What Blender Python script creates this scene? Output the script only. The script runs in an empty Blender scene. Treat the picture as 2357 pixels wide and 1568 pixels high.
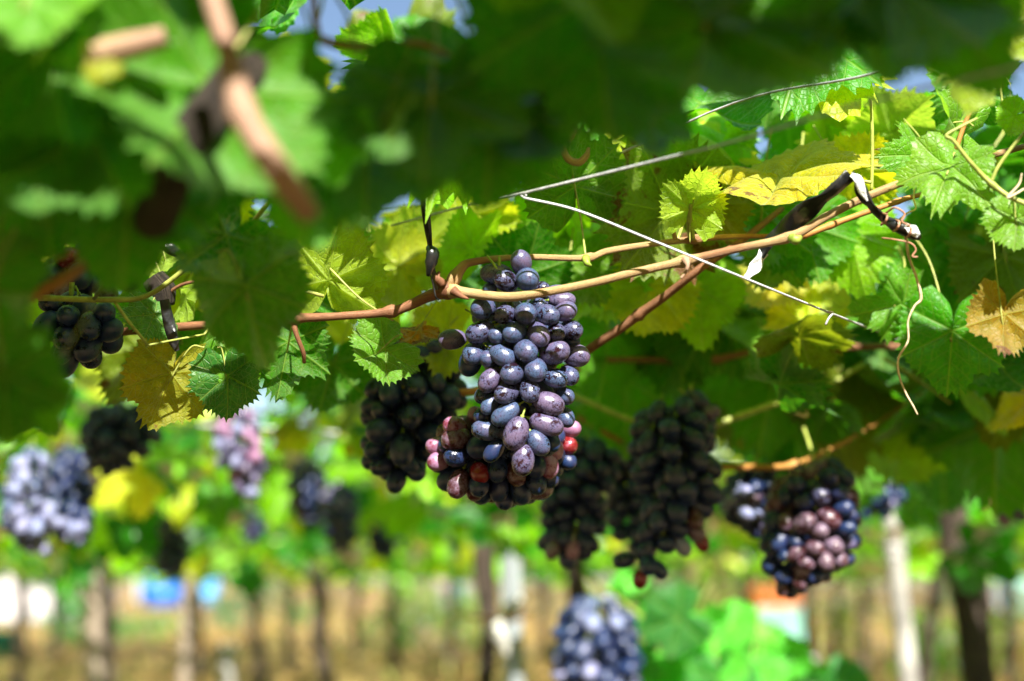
import bpy, math, random
import numpy as np
from mathutils import Vector, Matrix

# ------------------------------------------------------------------ camera, sky, sun, exposure
S = bpy.context.scene
COL = S.collection
CAM_H = 1.15
FPX = 3274.0                                   # focal length in reading pixels (photo read at 2357 x 1568)
TILT = math.atan((1340 - 784) / FPX)
cd = bpy.data.cameras.new('camera')
cam = bpy.data.objects.new('camera', cd)
COL.objects.link(cam)
cam.location = (0, 0, CAM_H)
cam.rotation_euler = (math.pi / 2 + TILT, 0, 0)
cd.sensor_width = 36.0
cd.lens = 50.0
cd.clip_start = 0.02
cd.clip_end = 2000
cd.dof.use_dof = True
cd.dof.focus_distance = 1.10
cd.dof.aperture_fstop = 2.9
S.camera = cam

SUN_EL = math.radians(41)
SUN_AZ = math.radians(12)                      # sun behind the camera, a little to the right
SUN = Vector((math.sin(SUN_AZ) * math.cos(SUN_EL), -math.cos(SUN_AZ) * math.cos(SUN_EL), math.sin(SUN_EL)))
W = bpy.data.worlds.new('World')
S.world = W
W.use_nodes = True
wn = W.node_tree.nodes
sky = wn.new('ShaderNodeTexSky')
sky.sky_type = 'NISHITA'
sky.sun_disc = False
sky.sun_elevation = SUN_EL
sky.sun_rotation = math.pi - SUN_AZ
sky.air_density = 1.0
sky.dust_density = 0.6
W.node_tree.links.new(sky.outputs[0], wn['Background'].inputs[0])
wn['Background'].inputs[1].default_value = 0.055
sd = bpy.data.lights.new('sun', 'SUN')
sd.energy = 5.0
sd.angle = math.radians(0.5)
sd.color = (1.0, 0.95, 0.86)
sun = bpy.data.objects.new('sun', sd)
COL.objects.link(sun)
sun.rotation_euler = SUN.to_track_quat('Z', 'Y').to_euler()
S.view_settings.view_transform = 'Standard'
S.view_settings.look = 'None'
S.view_settings.exposure = 1.68
S.view_settings.gamma = 1.0
S.cycles.max_bounces = 7
S.cycles.diffuse_bounces = 5
S.cycles.glossy_bounces = 2
S.cycles.transmission_bounces = 3
S.cycles.sample_clamp_indirect = 6.0

CT, ST = math.cos(TILT), math.sin(TILT)
R_ = Vector((1, 0, 0)); F_ = Vector((0, CT, ST)); U_ = Vector((0, -ST, CT)); C_ = Vector((0, 0, CAM_H))


def at(px, py, d):
    """point seen at (px, py) of the reading grid, d metres along the view axis"""
    return C_ + d * (R_ * ((px - 1178.5) / FPX) + U_ * ((784 - py) / FPX) + F_)


def at_y(px, py, Y):
    v = R_ * ((px - 1178.5) / FPX) + U_ * ((784 - py) / FPX) + F_
    return C_ + v * (Y / v.y)


def project(P):
    """numpy (n,3) -> px, py, depth"""
    q = P - np.array(C_)
    d = q @ np.array(F_)
    dd = np.where(np.abs(d) < 1e-4, 1e-4, d)
    return 1178.5 + FPX * (q @ np.array(R_)) / dd, 784 - FPX * (q @ np.array(U_)) / dd, d


# ------------------------------------------------------------------ object helpers
def link(name, me, mat=None, parent=None):
    o = bpy.data.objects.new(name, me)
    COL.objects.link(o)
    if mat is not None and me is not None and not me.materials:
        me.materials.append(mat)
    if parent is not None:
        o.parent = parent
        o.matrix_parent_inverse = parent_inv(parent)
    return o


def parent_inv(p):
    """every part is built in world coordinates, so a part's own matrix is its place in the world"""
    return p.matrix_basis.inverted()


def thing(name, label, cat, loc, group=None):
    o = bpy.data.objects.new(name, None)
    o.empty_display_size = 0.05
    COL.objects.link(o)
    o.location = loc
    o['label'] = label
    o['category'] = cat
    if group:
        o['group'] = group
    return o


def tag(o, label, cat, group=None):
    o['label'] = label
    o['category'] = cat
    if group:
        o['group'] = group
    return o


def mesh(name, verts, faces, smooth=True):
    me = bpy.data.meshes.new(name)
    me.from_pydata([tuple(v) for v in verts], [], faces)
    if smooth:
        me.polygons.foreach_set('use_smooth', [True] * len(me.polygons))
    me.update()
    return me


class MB:
    """collects shapes into one mesh"""
    def __init__(self):
        self.v, self.f, self.uv = [], [], []

    def add(self, v, f, uv=None):
        n = len(self.v)
        self.v += [tuple(p) for p in v]
        self.uv += uv if uv else [(0, 0)] * len(v)
        self.f += [tuple(i + n for i in q) for q in f]
        return self

    def tube(self, pts, rad, seg=8, steps=6, flat=1.0, knots=None, twist=0.0):
        P = spline(pts, steps)
        n = len(P)
        rr = np.interp(np.linspace(0, 1, n), np.linspace(0, 1, len(rad)), rad) if hasattr(rad, '__len__') else np.full(n, rad)
        if knots:
            t = np.linspace(0, 1, n)
            for k, amp, w in knots:
                rr = rr * (1 + amp * np.exp(-((t - k) / w) ** 2))
        v, f, uv = [], [], []
        tg = (P[1] - P[0]).normalized()
        up = Vector((0, 0, 1)) if abs(tg.z) < 0.9 else Vector((1, 0, 0))
        side = tg.cross(up).normalized()
        L = 0.0
        for i in range(n):
            if i:
                L += (P[i] - P[i - 1]).length
            a = P[max(i - 1, 0)]; b = P[min(i + 1, n - 1)]
            tg = (b - a).normalized() if (b - a).length > 1e-9 else tg
            side = (side - tg * side.dot(tg)).normalized()
            up = side.cross(tg)
            for k in range(seg):
                an = 2 * math.pi * k / seg + twist * i / n
                v.append(P[i] + (side * math.cos(an) + up * math.sin(an) * flat) * float(rr[i]))
                uv.append((k / seg, L))
        for i in range(n - 1):
            for k in range(seg):
                a = i * seg + k; b = i * seg + (k + 1) % seg
                f.append((a, b, b + seg, a + seg))
        f.append(tuple(range(seg))[::-1])
        f.append(tuple((n - 1) * seg + k for k in range(seg)))
        return self.add(v, f, uv)

    def box(self, x0, x1, y0, y1, z0, z1):
        v = [(x, y, z) for z in (z0, z1) for y in (y0, y1) for x in (x0, x1)]
        return self.add(v, [(0, 2, 3, 1), (4, 5, 7, 6), (0, 1, 5, 4), (2, 6, 7, 3), (0, 4, 6, 2), (1, 3, 7, 5)])

    def lathe(self, cx, cy, prof, seg=24):
        v, f = [], []
        for r, z in prof:
            for k in range(seg):
                a = 2 * math.pi * k / seg
                v.append((cx + r * math.cos(a), cy + r * math.sin(a), z))
        for i in range(len(prof) - 1):
            for k in range(seg):
                a = i * seg + k; b = i * seg + (k + 1) % seg
                f.append((a, b, b + seg, a + seg))
        f.append(tuple(range(seg))[::-1])
        f.append(tuple((len(prof) - 1) * seg + k for k in range(seg)))
        return self.add(v, f)

    def build(self, name, mat, parent=None, smooth=True):
        me = mesh(name, self.v, self.f, smooth)
        uvl = me.uv_layers.new(name='UVMap')
        idx = np.empty(len(me.loops), dtype=np.int32)
        me.loops.foreach_get('vertex_index', idx)
        uvl.data.foreach_set('uv', np.array(self.uv, dtype=np.float32)[idx].ravel())
        return link(name, me, mat, parent)


def spline(pts, steps):
    P = [Vector(p) for p in pts]
    if len(P) < 3 or steps < 2:
        return P if steps < 2 else [P[0].lerp(P[-1], i / steps) for i in range(steps + 1)]
    out = []
    Q = [P[0] * 2 - P[1]] + P + [P[-1] * 2 - P[-2]]
    for i in range(1, len(Q) - 2):
        a, b, c, d = Q[i - 1:i + 3]
        for k in range(steps):
            t = k / steps
            out.append(0.5 * ((2 * b) + (c - a) * t + (2 * a - 5 * b + 4 * c - d) * t * t + (3 * b - a - 3 * c + d) * t ** 3))
    out.append(P[-1])
    return out


# ------------------------------------------------------------------ materials
class NT:
    def __init__(self, name):
        self.m = bpy.data.materials.new(name)
        self.m.use_nodes = True
        self.t = self.m.node_tree
        self.t.nodes.clear()
        self.out = self.t.nodes.new('ShaderNodeOutputMaterial')

    def n(self, kind, **kw):
        nd = self.t.nodes.new(kind)
        for k, v in kw.items():
            setattr(nd, k, v)
        return nd

    def l(self, a, b):
        self.t.links.new(a, b)

    def put(self, sock, v):
        if hasattr(v, 'is_output'):
            self.l(v, sock)
        else:
            sock.default_value = v

    def math(self, op, a, b=None, c=None, clamp=False):
        nd = self.n('ShaderNodeMath', operation=op, use_clamp=clamp)
        self.put(nd.inputs[0], a)
        if b is not None:
            self.put(nd.inputs[1], b)
        if c is not None:
            self.put(nd.inputs[2], c)
        return nd.outputs[0]

    def vmath(self, op, a, b):
        nd = self.n('ShaderNodeVectorMath', operation=op)
        self.put(nd.inputs[0], a)
        self.put(nd.inputs[1], b)
        return nd.outputs[0]

    def mix(self, f, a, b, blend='MIX'):
        nd = self.n('ShaderNodeMix', data_type='RGBA', blend_type=blend)
        self.put(nd.inputs[0], f)
        self.put(nd.inputs[6], a if not isinstance(a, tuple) else a + (1,) if len(a) == 3 else a)
        self.put(nd.inputs[7], b if not isinstance(b, tuple) else b + (1,) if len(b) == 3 else b)
        return nd.outputs[2]

    def step(self, x, lo, hi, a=0.0, b=1.0):
        nd = self.n('ShaderNodeMapRange', interpolation_type='SMOOTHSTEP')
        self.put(nd.inputs[0], x)
        nd.inputs[1].default_value = lo; nd.inputs[2].default_value = hi
        nd.inputs[3].default_value = a; nd.inputs[4].default_value = b
        return nd.outputs[0]

    def noise(self, vec, scale, detail=3, rough=0.55):
        nd = self.n('ShaderNodeTexNoise')
        self.put(nd.inputs['Vector'], vec)
        nd.inputs['Scale'].default_value = scale
        nd.inputs['Detail'].default_value = detail
        nd.inputs['Roughness'].default_value = rough
        return nd.outputs[0]

    def bump(self, h, strength, dist):
        nd = self.n('ShaderNodeBump')
        nd.inputs['Strength'].default_value = strength
        nd.inputs['Distance'].default_value = dist
        self.put(nd.inputs['Height'], h)
        return nd.outputs[0]

    def principled(self, col, rough, bump=None, spec=0.5, **kw):
        p = self.n('ShaderNodeBsdfPrincipled')
        self.put(p.inputs['Base Color'], col + (1,) if isinstance(col, tuple) and len(col) == 3 else col)
        self.put(p.inputs['Roughness'], rough)
        p.inputs['Specular IOR Level'].default_value = spec
        for k, v in kw.items():
            p.inputs[k].default_value = v
        if bump is not None:
            self.l(bump, p.inputs['Normal'])
        self.l(p.outputs[0], self.out.inputs[0])
        return self.m


def leaf_material(name, source):
    """tint = colour of light passing the blade, tint alpha = amount of brown spots"""
    m = NT(name)
    if source == 'object':
        oi = m.n('ShaderNodeObjectInfo')
        tint, amount, rnd = oi.outputs['Color'], oi.outputs['Alpha'], oi.outputs['Random']
    else:
        a = m.n('ShaderNodeAttribute', attribute_name='tint')
        tint, amount = a.outputs['Color'], a.outputs['Alpha']
    uv = m.n('ShaderNodeUVMap', uv_map='UVMap').outputs[0]
    sx = m.n('ShaderNodeSeparateXYZ'); m.l(uv, sx.inputs[0])
    s, t = sx.outputs[0], sx.outputs[1]
    main = m.step(m.math('ABSOLUTE', t), 0.004, 0.016, 1.0, 0.0)
    ph = m.math('FRACT', m.math('MULTIPLY', m.math('SUBTRACT', s, m.math('MULTIPLY', m.math('ABSOLUTE', t), 0.85)), 8.0))
    side = m.step(m.math('ABSOLUTE', m.math('SUBTRACT', ph, 0.5)), 0.02, 0.07, 0.7, 0.0)
    geo = m.n('ShaderNodeNewGeometry')
    pos = geo.outputs['Position']
    vor = m.n('ShaderNodeTexVoronoi', feature='DISTANCE_TO_EDGE')
    m.put(vor.inputs['Vector'], pos); vor.inputs['Scale'].default_value = 190
    net = m.step(vor.outputs['Distance'], 0.0, 0.12, 0.4, 0.0)
    vein = m.math('MAXIMUM', m.math('MAXIMUM', main, side), net)
    n1 = m.noise(pos, 22, 3)
    n2 = m.noise(pos, 75, 4, 0.7)
    tint2 = m.mix(m.step(n1, 0.38, 0.68, 0, 0.55), tint, m.mix(1.0, tint, (1.35, 1.0, 0.9), 'MULTIPLY'))
    tint2 = m.mix(m.step(n2, 0.35, 0.65, 0.28, 0.0), tint2, (0.02, 0.06, 0.003))
    trans = m.mix(m.math('MULTIPLY', vein, 0.55), tint2, m.mix(0.5, tint2, (0.50, 0.55, 0.04)))
    refl0 = m.mix(1.0, tint2, (0.36, 0.42, 0.40), 'MULTIPLY')
    refl0 = m.mix(m.math('MULTIPLY', vein, 0.35), refl0, (0.16, 0.22, 0.035))
    under = m.mix(0.10, m.mix(1.0, refl0, (0.8, 0.8, 0.8), 'MULTIPLY'), (0.16, 0.24, 0.04))
    refl = m.mix(geo.outputs['Backfacing'], refl0, under)
    # brown spots and scorched edges
    sp = m.math('ADD', m.noise(pos, 60, 4, 0.65), m.math('MULTIPLY', m.noise(pos, 18, 2), 0.6))
    sp = m.math('ADD', m.math('ADD', sp, m.math('MULTIPLY', s, 0.40)), m.math('MULTIPLY', amount, 0.42))
    edge = m.step(sp, 1.26, 1.33)
    edge = m.math('MULTIPLY', edge, m.step(amount, 0.02, 0.15))
    trans = m.mix(m.math('MULTIPLY', edge, 0.85), trans, (0.075, 0.018, 0.003))
    refl = m.mix(m.math('MULTIPLY', edge, 0.85), refl, (0.075, 0.024, 0.012))
    bmp = m.bump(m.math('SUBTRACT', m.math('MULTIPLY', n2, 0.5), m.math('MULTIPLY', vein, 0.5)), 0.8, 0.0026)
    d = m.n('ShaderNodeBsdfDiffuse'); m.l(refl, d.inputs[0]); m.l(bmp, d.inputs['Normal'])
    tr = m.n('ShaderNodeBsdfTranslucent'); m.l(trans, tr.inputs[0]); m.l(bmp, tr.inputs['Normal'])
    g = m.n('ShaderNodeBsdfGlossy'); g.inputs['Roughness'].default_value = 0.42
    g.inputs['Color'].default_value = (1, 1, 1, 1); m.l(bmp, g.inputs['Normal'])
    add = m.n('ShaderNodeAddShader'); m.l(d.outputs[0], add.inputs[0]); m.l(tr.outputs[0], add.inputs[1])
    fr = m.n('ShaderNodeFresnel'); fr.inputs[0].default_value = 1.4; m.l(bmp, fr.inputs['Normal'])
    gl = m.math('MULTIPLY', fr.outputs[0], m.mix(geo.outputs['Backfacing'], (0.55,) * 3, (0.10,) * 3))
    mx = m.n('ShaderNodeMixShader'); m.l(gl, mx.inputs[0]); m.l(add.outputs[0], mx.inputs[1]); m.l(g.outputs[0], mx.inputs[2])
    m.l(mx.outputs[0], m.out.inputs[0])
    return m.m


def foliage_material(name):
    """the plain blade used far away, where no vein can be seen"""
    m = NT(name)
    a = m.n('ShaderNodeAttribute', attribute_name='tint')
    d = m.n('ShaderNodeBsdfDiffuse'); m.l(m.mix(1.0, a.outputs['Color'], (0.32, 0.38, 0.40), 'MULTIPLY'), d.inputs[0])
    tr = m.n('ShaderNodeBsdfTranslucent'); m.l(a.outputs['Color'], tr.inputs[0])
    g = m.n('ShaderNodeBsdfGlossy'); g.inputs['Roughness'].default_value = 0.4
    add = m.n('ShaderNodeAddShader'); m.l(d.outputs[0], add.inputs[0]); m.l(tr.outputs[0], add.inputs[1])
    fr = m.n('ShaderNodeFresnel'); fr.inputs[0].default_value = 1.35
    mx = m.n('ShaderNodeMixShader'); m.l(fr.outputs[0], mx.inputs[0]); m.l(add.outputs[0], mx.inputs[1]); m.l(g.outputs[0], mx.inputs[2])
    m.l(mx.outputs[0], m.out.inputs[0])
    return m.m


def grape_material(name, skin, bloom_a, bloom_b, cover, rough=(0.2, 0.5), worn=1.0):
    m = NT(name)
    tc = m.n('ShaderNodeTexCoord').outputs['Object']
    oi = m.n('ShaderNodeObjectInfo')
    cmb = m.n('ShaderNodeCombineXYZ')
    r = oi.outputs['Random']
    m.l(m.math('MULTIPLY', r, 57.0), cmb.inputs[0]); m.l(m.math('MULTIPLY', r, 131.0), cmb.inputs[1]); m.l(m.math('MULTIPLY', r, 17.0), cmb.inputs[2])
    p = m.vmath('ADD', tc, cmb.outputs[0])
    big = m.noise(p, 1.1, 3, 0.6)
    mid = m.noise(p, 3.2, 5, 0.65)
    fine = m.noise(p, 11, 4, 0.75)
    jit = m.math('MULTIPLY', m.math('SUBTRACT', m.math('FRACT', m.math('MULTIPLY', r, 7.31)), 0.5), 0.16)
    k = m.math('ADD', m.math('ADD', m.math('MULTIPLY', big, 0.55), m.math('MULTIPLY', mid, 0.45)), jit)
    soft = 0.02 + 0.10 * (1 - worn)
    patch = m.step(k, 0.60 - 0.24 * cover - soft, 0.60 - 0.24 * cover + soft)
    vor = m.n('ShaderNodeTexVoronoi', feature='DISTANCE_TO_EDGE')
    wob = m.n('ShaderNodeMix', data_type='VECTOR'); wob.inputs[0].default_value = 0.16
    nz = m.n('ShaderNodeTexNoise'); m.l(p, nz.inputs['Vector']); nz.inputs['Scale'].default_value = 4
    m.l(p, wob.inputs[4]); m.l(nz.outputs['Color'], wob.inputs[5])
    m.l(wob.outputs[1], vor.inputs['Vector']); vor.inputs['Scale'].default_value = 2.6
    crack = m.math('MULTIPLY', m.step(vor.outputs['Distance'], 0.012, 0.05, 1, 0), m.step(mid, 0.42, 0.56, 0, 0.95))
    speck = m.step(fine, 0.57, 0.63, 0, 0.9)
    wear = m.math('MULTIPLY', m.math('MAXIMUM', crack, speck), worn)
    b = m.math('MULTIPLY', patch, m.math('SUBTRACT', 1.0, wear), clamp=True)
    b = m.math('MULTIPLY', b, m.step(fine, 0.3, 0.6, 1.0, 0.78))
    hue = m.step(m.math('ADD', m.math('MULTIPLY', big, 1.3), m.math('MULTIPLY', r, 0.22)), 0.62, 0.95)
    bl = m.mix(hue, bloom_a, bloom_b)
    sk = m.mix(m.step(m.math('ADD', big, jit), 0.4, 0.7), skin, tuple(min(1, c * 2.2 + 0.004) for c in skin))
    col = m.mix(b, sk, bl)
    ro = m.math('ADD', m.math('MULTIPLY', b, rough[1] - rough[0]), rough[0])
    bmp = m.bump(m.math('ADD', b, m.math('MULTIPLY', fine, 0.3)), 0.12, 0.05)
    return m.principled(col, ro, bmp, 0.5)


def bark_material(name, a, b, c, su=14, sv=60, bump=0.5, rough=0.7, dist=0.001, patchy=0.5):
    m = NT(name)
    uv = m.n('ShaderNodeUVMap', uv_map='UVMap').outputs[0]
    sp = m.n('ShaderNodeSeparateXYZ'); m.l(uv, sp.inputs[0])
    ang = m.math('MULTIPLY', sp.outputs[0], 2 * math.pi)
    cm = m.n('ShaderNodeCombineXYZ')
    m.l(m.math('MULTIPLY', m.math('COSINE', ang), su / 6.0), cm.inputs[0])
    m.l(m.math('MULTIPLY', m.math('SINE', ang), su / 6.0), cm.inputs[1])
    m.l(m.math('MULTIPLY', sp.outputs[1], sv), cm.inputs[2])
    st = m.noise(cm.outputs[0], 3.0, 5, 0.65)
    geo = m.n('ShaderNodeNewGeometry')
    pt = m.noise(geo.outputs['Position'], sv * 0.6, 3)
    col = m.mix(m.step(st, 0.38, 0.62), a, b)
    col = m.mix(m.step(pt, 0.5, 0.66, 0, patchy), col, c)
    return m.principled(col, rough, m.bump(st, bump, dist), 0.35)


def plain_material(name, col, rough=0.6, var=0.25, scale=30, spec=0.4, bump=0.0, **kw):
    m = NT(name)
    geo = m.n('ShaderNodeNewGeometry')
    n = m.noise(geo.outputs['Position'], scale, 4, 0.6)
    c = m.mix(m.step(n, 0.3, 0.7), tuple(x * (1 - var) for x in col), tuple(min(1, x * (1 + var)) for x in col))
    return m.principled(c, rough, m.bump(n, bump, 0.002) if bump else None, spec, **kw)


M_LEAF = leaf_material('vine_leaf', 'object')
M_LEAVES = leaf_material('vine_leaves', 'attribute')
M_FAR = foliage_material('far_leaves')
M_BLOOM = grape_material('grape_blue_bloom', (0.012, 0.005, 0.010), (0.058, 0.100, 0.205), (0.080, 0.083, 0.172), 0.76, (0.16, 0.36))
M_PURPLE = grape_material('grape_purple_bloom', (0.022, 0.006, 0.012), (0.095, 0.098, 0.205), (0.135, 0.105, 0.195), 0.78, (0.15, 0.34), 0.7)
M_DARK = grape_material('grape_black', (0.004, 0.004, 0.008), (0.014, 0.036, 0.115), (0.023, 0.032, 0.105), 0.88, (0.18, 0.38), 0.4)
M_MAUVE = grape_material('grape_mauve', (0.050, 0.010, 0.012), (0.14, 0.10, 0.14), (0.17, 0.13, 0.20), 0.55, (0.14, 0.34), 0.2)
M_RED = grape_material('grape_red', (0.15, 0.010, 0.012), (0.30, 0.12, 0.16), (0.32, 0.16, 0.27), 0.3, (0.12, 0.4), 0.15)
M_PINK = grape_material('grape_pink', (0.14, 0.015, 0.03), (0.28, 0.14, 0.25), (0.30, 0.19, 0.34), 0.85, (0.18, 0.45), 0.25)
M_SUNLIT_PALE = grape_material('grape_sunlit_pale', (0.03, 0.015, 0.03), (0.20, 0.25, 0.44), (0.26, 0.26, 0.44), 0.95, (0.25, 0.5), 0.3)  # bloom made paler: sunlight put into the colour of lit berries
M_STALK = plain_material('grape_stalk', (0.22, 0.30, 0.04), 0.5, 0.3, 200)
M_STEM = plain_material('green_shoot', (0.30, 0.34, 0.07), 0.45, 0.25, 120)
M_PETIOLE = plain_material('leaf_stalk', (0.32, 0.34, 0.08), 0.45, 0.25, 150)
M_TAN = bark_material('tan_cane', (0.33, 0.19, 0.075), (0.50, 0.35, 0.17), (0.24, 0.10, 0.05), 22, 40, 0.8, 0.55, 0.0012, 0.75)
M_BROWN = bark_material('brown_cane', (0.15, 0.06, 0.028), (0.27, 0.125, 0.06), (0.10, 0.035, 0.016), 14, 50, 0.6, 0.55, 0.001, 0.5)
M_ORANGE = bark_material('orange_cane', (0.36, 0.15, 0.035), (0.48, 0.25, 0.06), (0.25, 0.09, 0.02), 14, 50, 0.5, 0.5, 0.0008, 0.4)
M_ROSE = bark_material('rose_brown_cane', (0.27, 0.15, 0.10), (0.38, 0.24, 0.16), (0.20, 0.10, 0.07), 14, 50, 0.5, 0.6, 0.001, 0.4)
M_TRUNK = bark_material('vine_bark', (0.018, 0.013, 0.010), (0.080, 0.057, 0.042), (0.20, 0.15, 0.11), 18, 9, 1.0, 0.9, 0.012, 0.4)
M_WOODPOST = bark_material('weathered_post', (0.16, 0.12, 0.09), (0.33, 0.27, 0.21), (0.40, 0.33, 0.26), 16, 5, 0.6, 0.85, 0.006, 0.5)
M_CONCRETE = plain_material('grey_concrete', (0.22, 0.245, 0.255), 0.85, 0.2, 40, 0.3, 0.3)
M_WHITEPOST = plain_material('whitewashed_stone', (0.30, 0.285, 0.265), 0.85, 0.45, 9, 0.3, 0.3)
M_WIRE = plain_material('galvanised_wire', (0.48, 0.48, 0.52), 0.45, 0.25, 300, 0.5, 0.0, Metallic=0.05)
M_TENDRIL = plain_material('dry_tendril', (0.60, 0.47, 0.30), 0.55, 0.3, 200)
M_REDTENDRIL = plain_material('red_tendril', (0.36, 0.17, 0.10), 0.55, 0.3, 200)


def plastic_material():
    m = NT('black_plastic_strip')
    geo = m.n('ShaderNodeNewGeometry')
    n = m.noise(geo.outputs['Position'], 260, 4, 0.6)
    w = m.noise(geo.outputs['Position'], 90, 3, 0.6)
    col = m.mix(m.step(w, 0.5, 0.85, 0, 0.5), (0.012, 0.013, 0.015), (0.10, 0.10, 0.11))  # grey patches paint sheen into the black plastic
    return m.principled(col, 0.30, m.bump(n, 0.25, 0.002), 0.7)


M_PLASTIC = plastic_material()
M_FRAY_SHEEN = plain_material('frayed_and_sheen_white', (0.72, 0.74, 0.76), 0.4, 0.25, 300, 0.5, 0.6)


# ------------------------------------------------------------------ leaf shapes
rng = np.random.default_rng(11)
VEINS = [math.radians(a) for a in (90, 34, 146, -24, 204)]
LOBE = [0.62, 0.56, 0.56, 0.42, 0.42]


def leaf_radius(th, lob, depth, teeth, ph, seed):
    """outline of a palmate, toothed blade; th measured from +x, tip at 90 degrees"""
    d = (th + math.pi / 2) % (2 * math.pi)            # 0 at the stalk notch (-90 deg)
    best = 0.0
    for a, L in zip(VEINS, lob):
        da = abs((th - a + math.pi) % (2 * math.pi) - math.pi)
        best = max(best, L * (1 - depth * min(1.0, (da / 0.52)) ** 1.6))
    dd = min(d, 2 * math.pi - d)
    if dd < 0.62:
        best *= 0.16 + 0.84 * (dd / 0.62) ** 0.7
    return best * (1.0 + 0.03 * math.sin(th * 9 + ph * 6))


TOOTH4 = (0.955, 1.0, 1.085, 0.99)


def leaf_template(seed, rings=5, per=10, cup=0.0, wave=0.05, droop=0.15, depth=0.36, teeth=30):
    r = np.random.default_rng(seed)
    lob = [L * (1 + r.uniform(-0.1, 0.1)) for L in LOBE]
    keys = sorted(set([a % (2 * math.pi) for a in VEINS] +
                      [((VEINS[i] + VEINS[j]) / 2) % (2 * math.pi) for i, j in ((0, 1), (0, 2), (1, 3), (2, 4))] +
                      [math.radians(270)]))
    ths = []
    for i, k in enumerate(keys):
        e = keys[(i + 1) % len(keys)]
        if e <= k:
            e += 2 * math.pi
        for q in range(per):
            ths.append(k + (e - k) * q / per)
    ph = r.uniform()
    amp = r.uniform(0.25, 1.45, 61); bite = r.normal(0, 0.022, 43)
    ax, bx, p1, p2 = r.uniform(3, 6), r.uniform(3, 6), r.uniform(0, 6), r.uniform(0, 6)
    V, UV, F = [(0, 0, 0)], [(0, 0)], []
    n = len(ths)
    for ri in range(1, rings + 1):
        fr = (ri / rings) ** 0.85
        for th in ths:
            qi = ths.index(th)
            R = leaf_radius(th, lob, depth, 0, ph, seed)
            if teeth:
                step_ = TOOTH4[qi % 4] if per >= 8 else (0.95, 1.07)[qi % 2]
                R *= 1 + (step_ - 1) * amp[qi // 4 % len(amp)] + bite[qi // 7 % len(bite)]
            Rs = leaf_radius(th, lob, depth * 0.75, 0, 0, seed)
            rad = fr * (R * fr + Rs * (1 - fr))
            x, y = rad * math.cos(th), rad * math.sin(th)
            da = min(abs((th - a + math.pi) % (2 * math.pi) - math.pi) for a in VEINS)
            quilt = 0.045 * math.sin(min(da, 0.5) / 0.5 * math.pi / 2) * math.sin(fr * math.pi * 0.9) * 1.4
            z = quilt + cup * rad * rad * 1.6 + wave * fr * fr * math.sin(th * round(ax) + p1) - droop * max(0, y) ** 2 * 1.5 \
                + 0.4 * wave * math.sin(x * 7 + p2) * math.cos(y * 6 + p1) - 0.06 * abs(x)
            V.append((x, y, z))
            UV.append((rad * math.cos(da), rad * math.sin(da)))
    for k in range(n):
        F.append((0, 1 + k, 1 + (k + 1) % n))
    for ri in range(rings - 1):
        a0, b0 = 1 + ri * n, 1 + (ri + 1) * n
        for k in range(n):
            k2 = (k + 1) % n
            F.append((a0 + k, b0 + k, b0 + k2, a0 + k2))
    return np.array(V), np.array(UV), F


def template_mesh(name, T):
    V, UV, F = T
    me = mesh(name, V, F)
    idx = np.empty(len(me.loops), dtype=np.int32)
    me.loops.foreach_get('vertex_index', idx)
    uvl = me.uv_layers.new(name='UVMap')
    uvl.data.foreach_set('uv', UV[idx].astype(np.float32).ravel())
    me.materials.append(M_LEAF)
    return me


HERO = [template_mesh('leaf_blade', leaf_template(40 + i, 6, 14, cup, wv, dr, dp, tt)) for i, (cup, wv, dr, dp, tt) in enumerate([
    (0.10, 0.05, 0.18, 0.20, 34), (-0.18, 0.07, 0.25, 0.26, 30), (0.22, 0.05, 0.05, 0.16, 36), (0.05, 0.10, 0.35, 0.30, 28),
    (-0.25, 0.06, 0.12, 0.18, 34), (0.15, 0.09, 0.45, 0.30, 30), (0.35, 0.08, 0.2, 0.22, 32), (-0.05, 0.04, 0.10, 0.24, 36)])]
MIDT = [leaf_template(70 + i, 3, 4, c, w, d, 0.26, 22) for i, (c, w, d) in enumerate([(0.1, 0.06, 0.2), (-0.2, 0.08, 0.3), (0.25, 0.07, 0.1), (0, 0.1, 0.4)])]
FART = [leaf_template(90 + i, 1, 1, c, 0.06, d, 0.34, 0) for i, (c, d) in enumerate([(0.1, 0.2), (-0.2, 0.4)])]

# colour of light through a blade: (r, g, b, spots)
G_DARK = (0.026, 0.20, 0.001, 0.0)
G_MID = (0.065, 0.33, 0.001, 0.0)
G_LIGHT = (0.27, 0.58, 0.003, 0.0)
G_YEL = (0.60, 0.64, 0.010, 0.08)
YEL = (0.60, 0.50, 0.018, 0.35)
OLIVE = (0.17, 0.22, 0.004, 0.45)
RUST = (0.46, 0.22, 0.02, 0.75)
PALETTE = [G_DARK, G_MID, G_MID, G_LIGHT, G_LIGHT, G_YEL, G_YEL, OLIVE]


def frame(tip, nrm):
    y = tip.normalized()
    z = (nrm - y * nrm.dot(y)).normalized()
    x = y.cross(z)
    return Matrix((x, y, z)).transposed()


def leaf_object(parent, pos, rot, size, tint, variant, label=None):
    o = bpy.data.objects.new('leaf', HERO[variant % len(HERO)])
    COL.objects.link(o)
    o.parent = parent
    m = Matrix.Translation(pos) @ rot.to_4x4() @ Matrix.Diagonal((size, size, size, 1))
    o.matrix_parent_inverse = parent_inv(parent)
    o.matrix_basis = m
    o.color = tint
    if label:
        o['label'] = label
    return o


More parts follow.
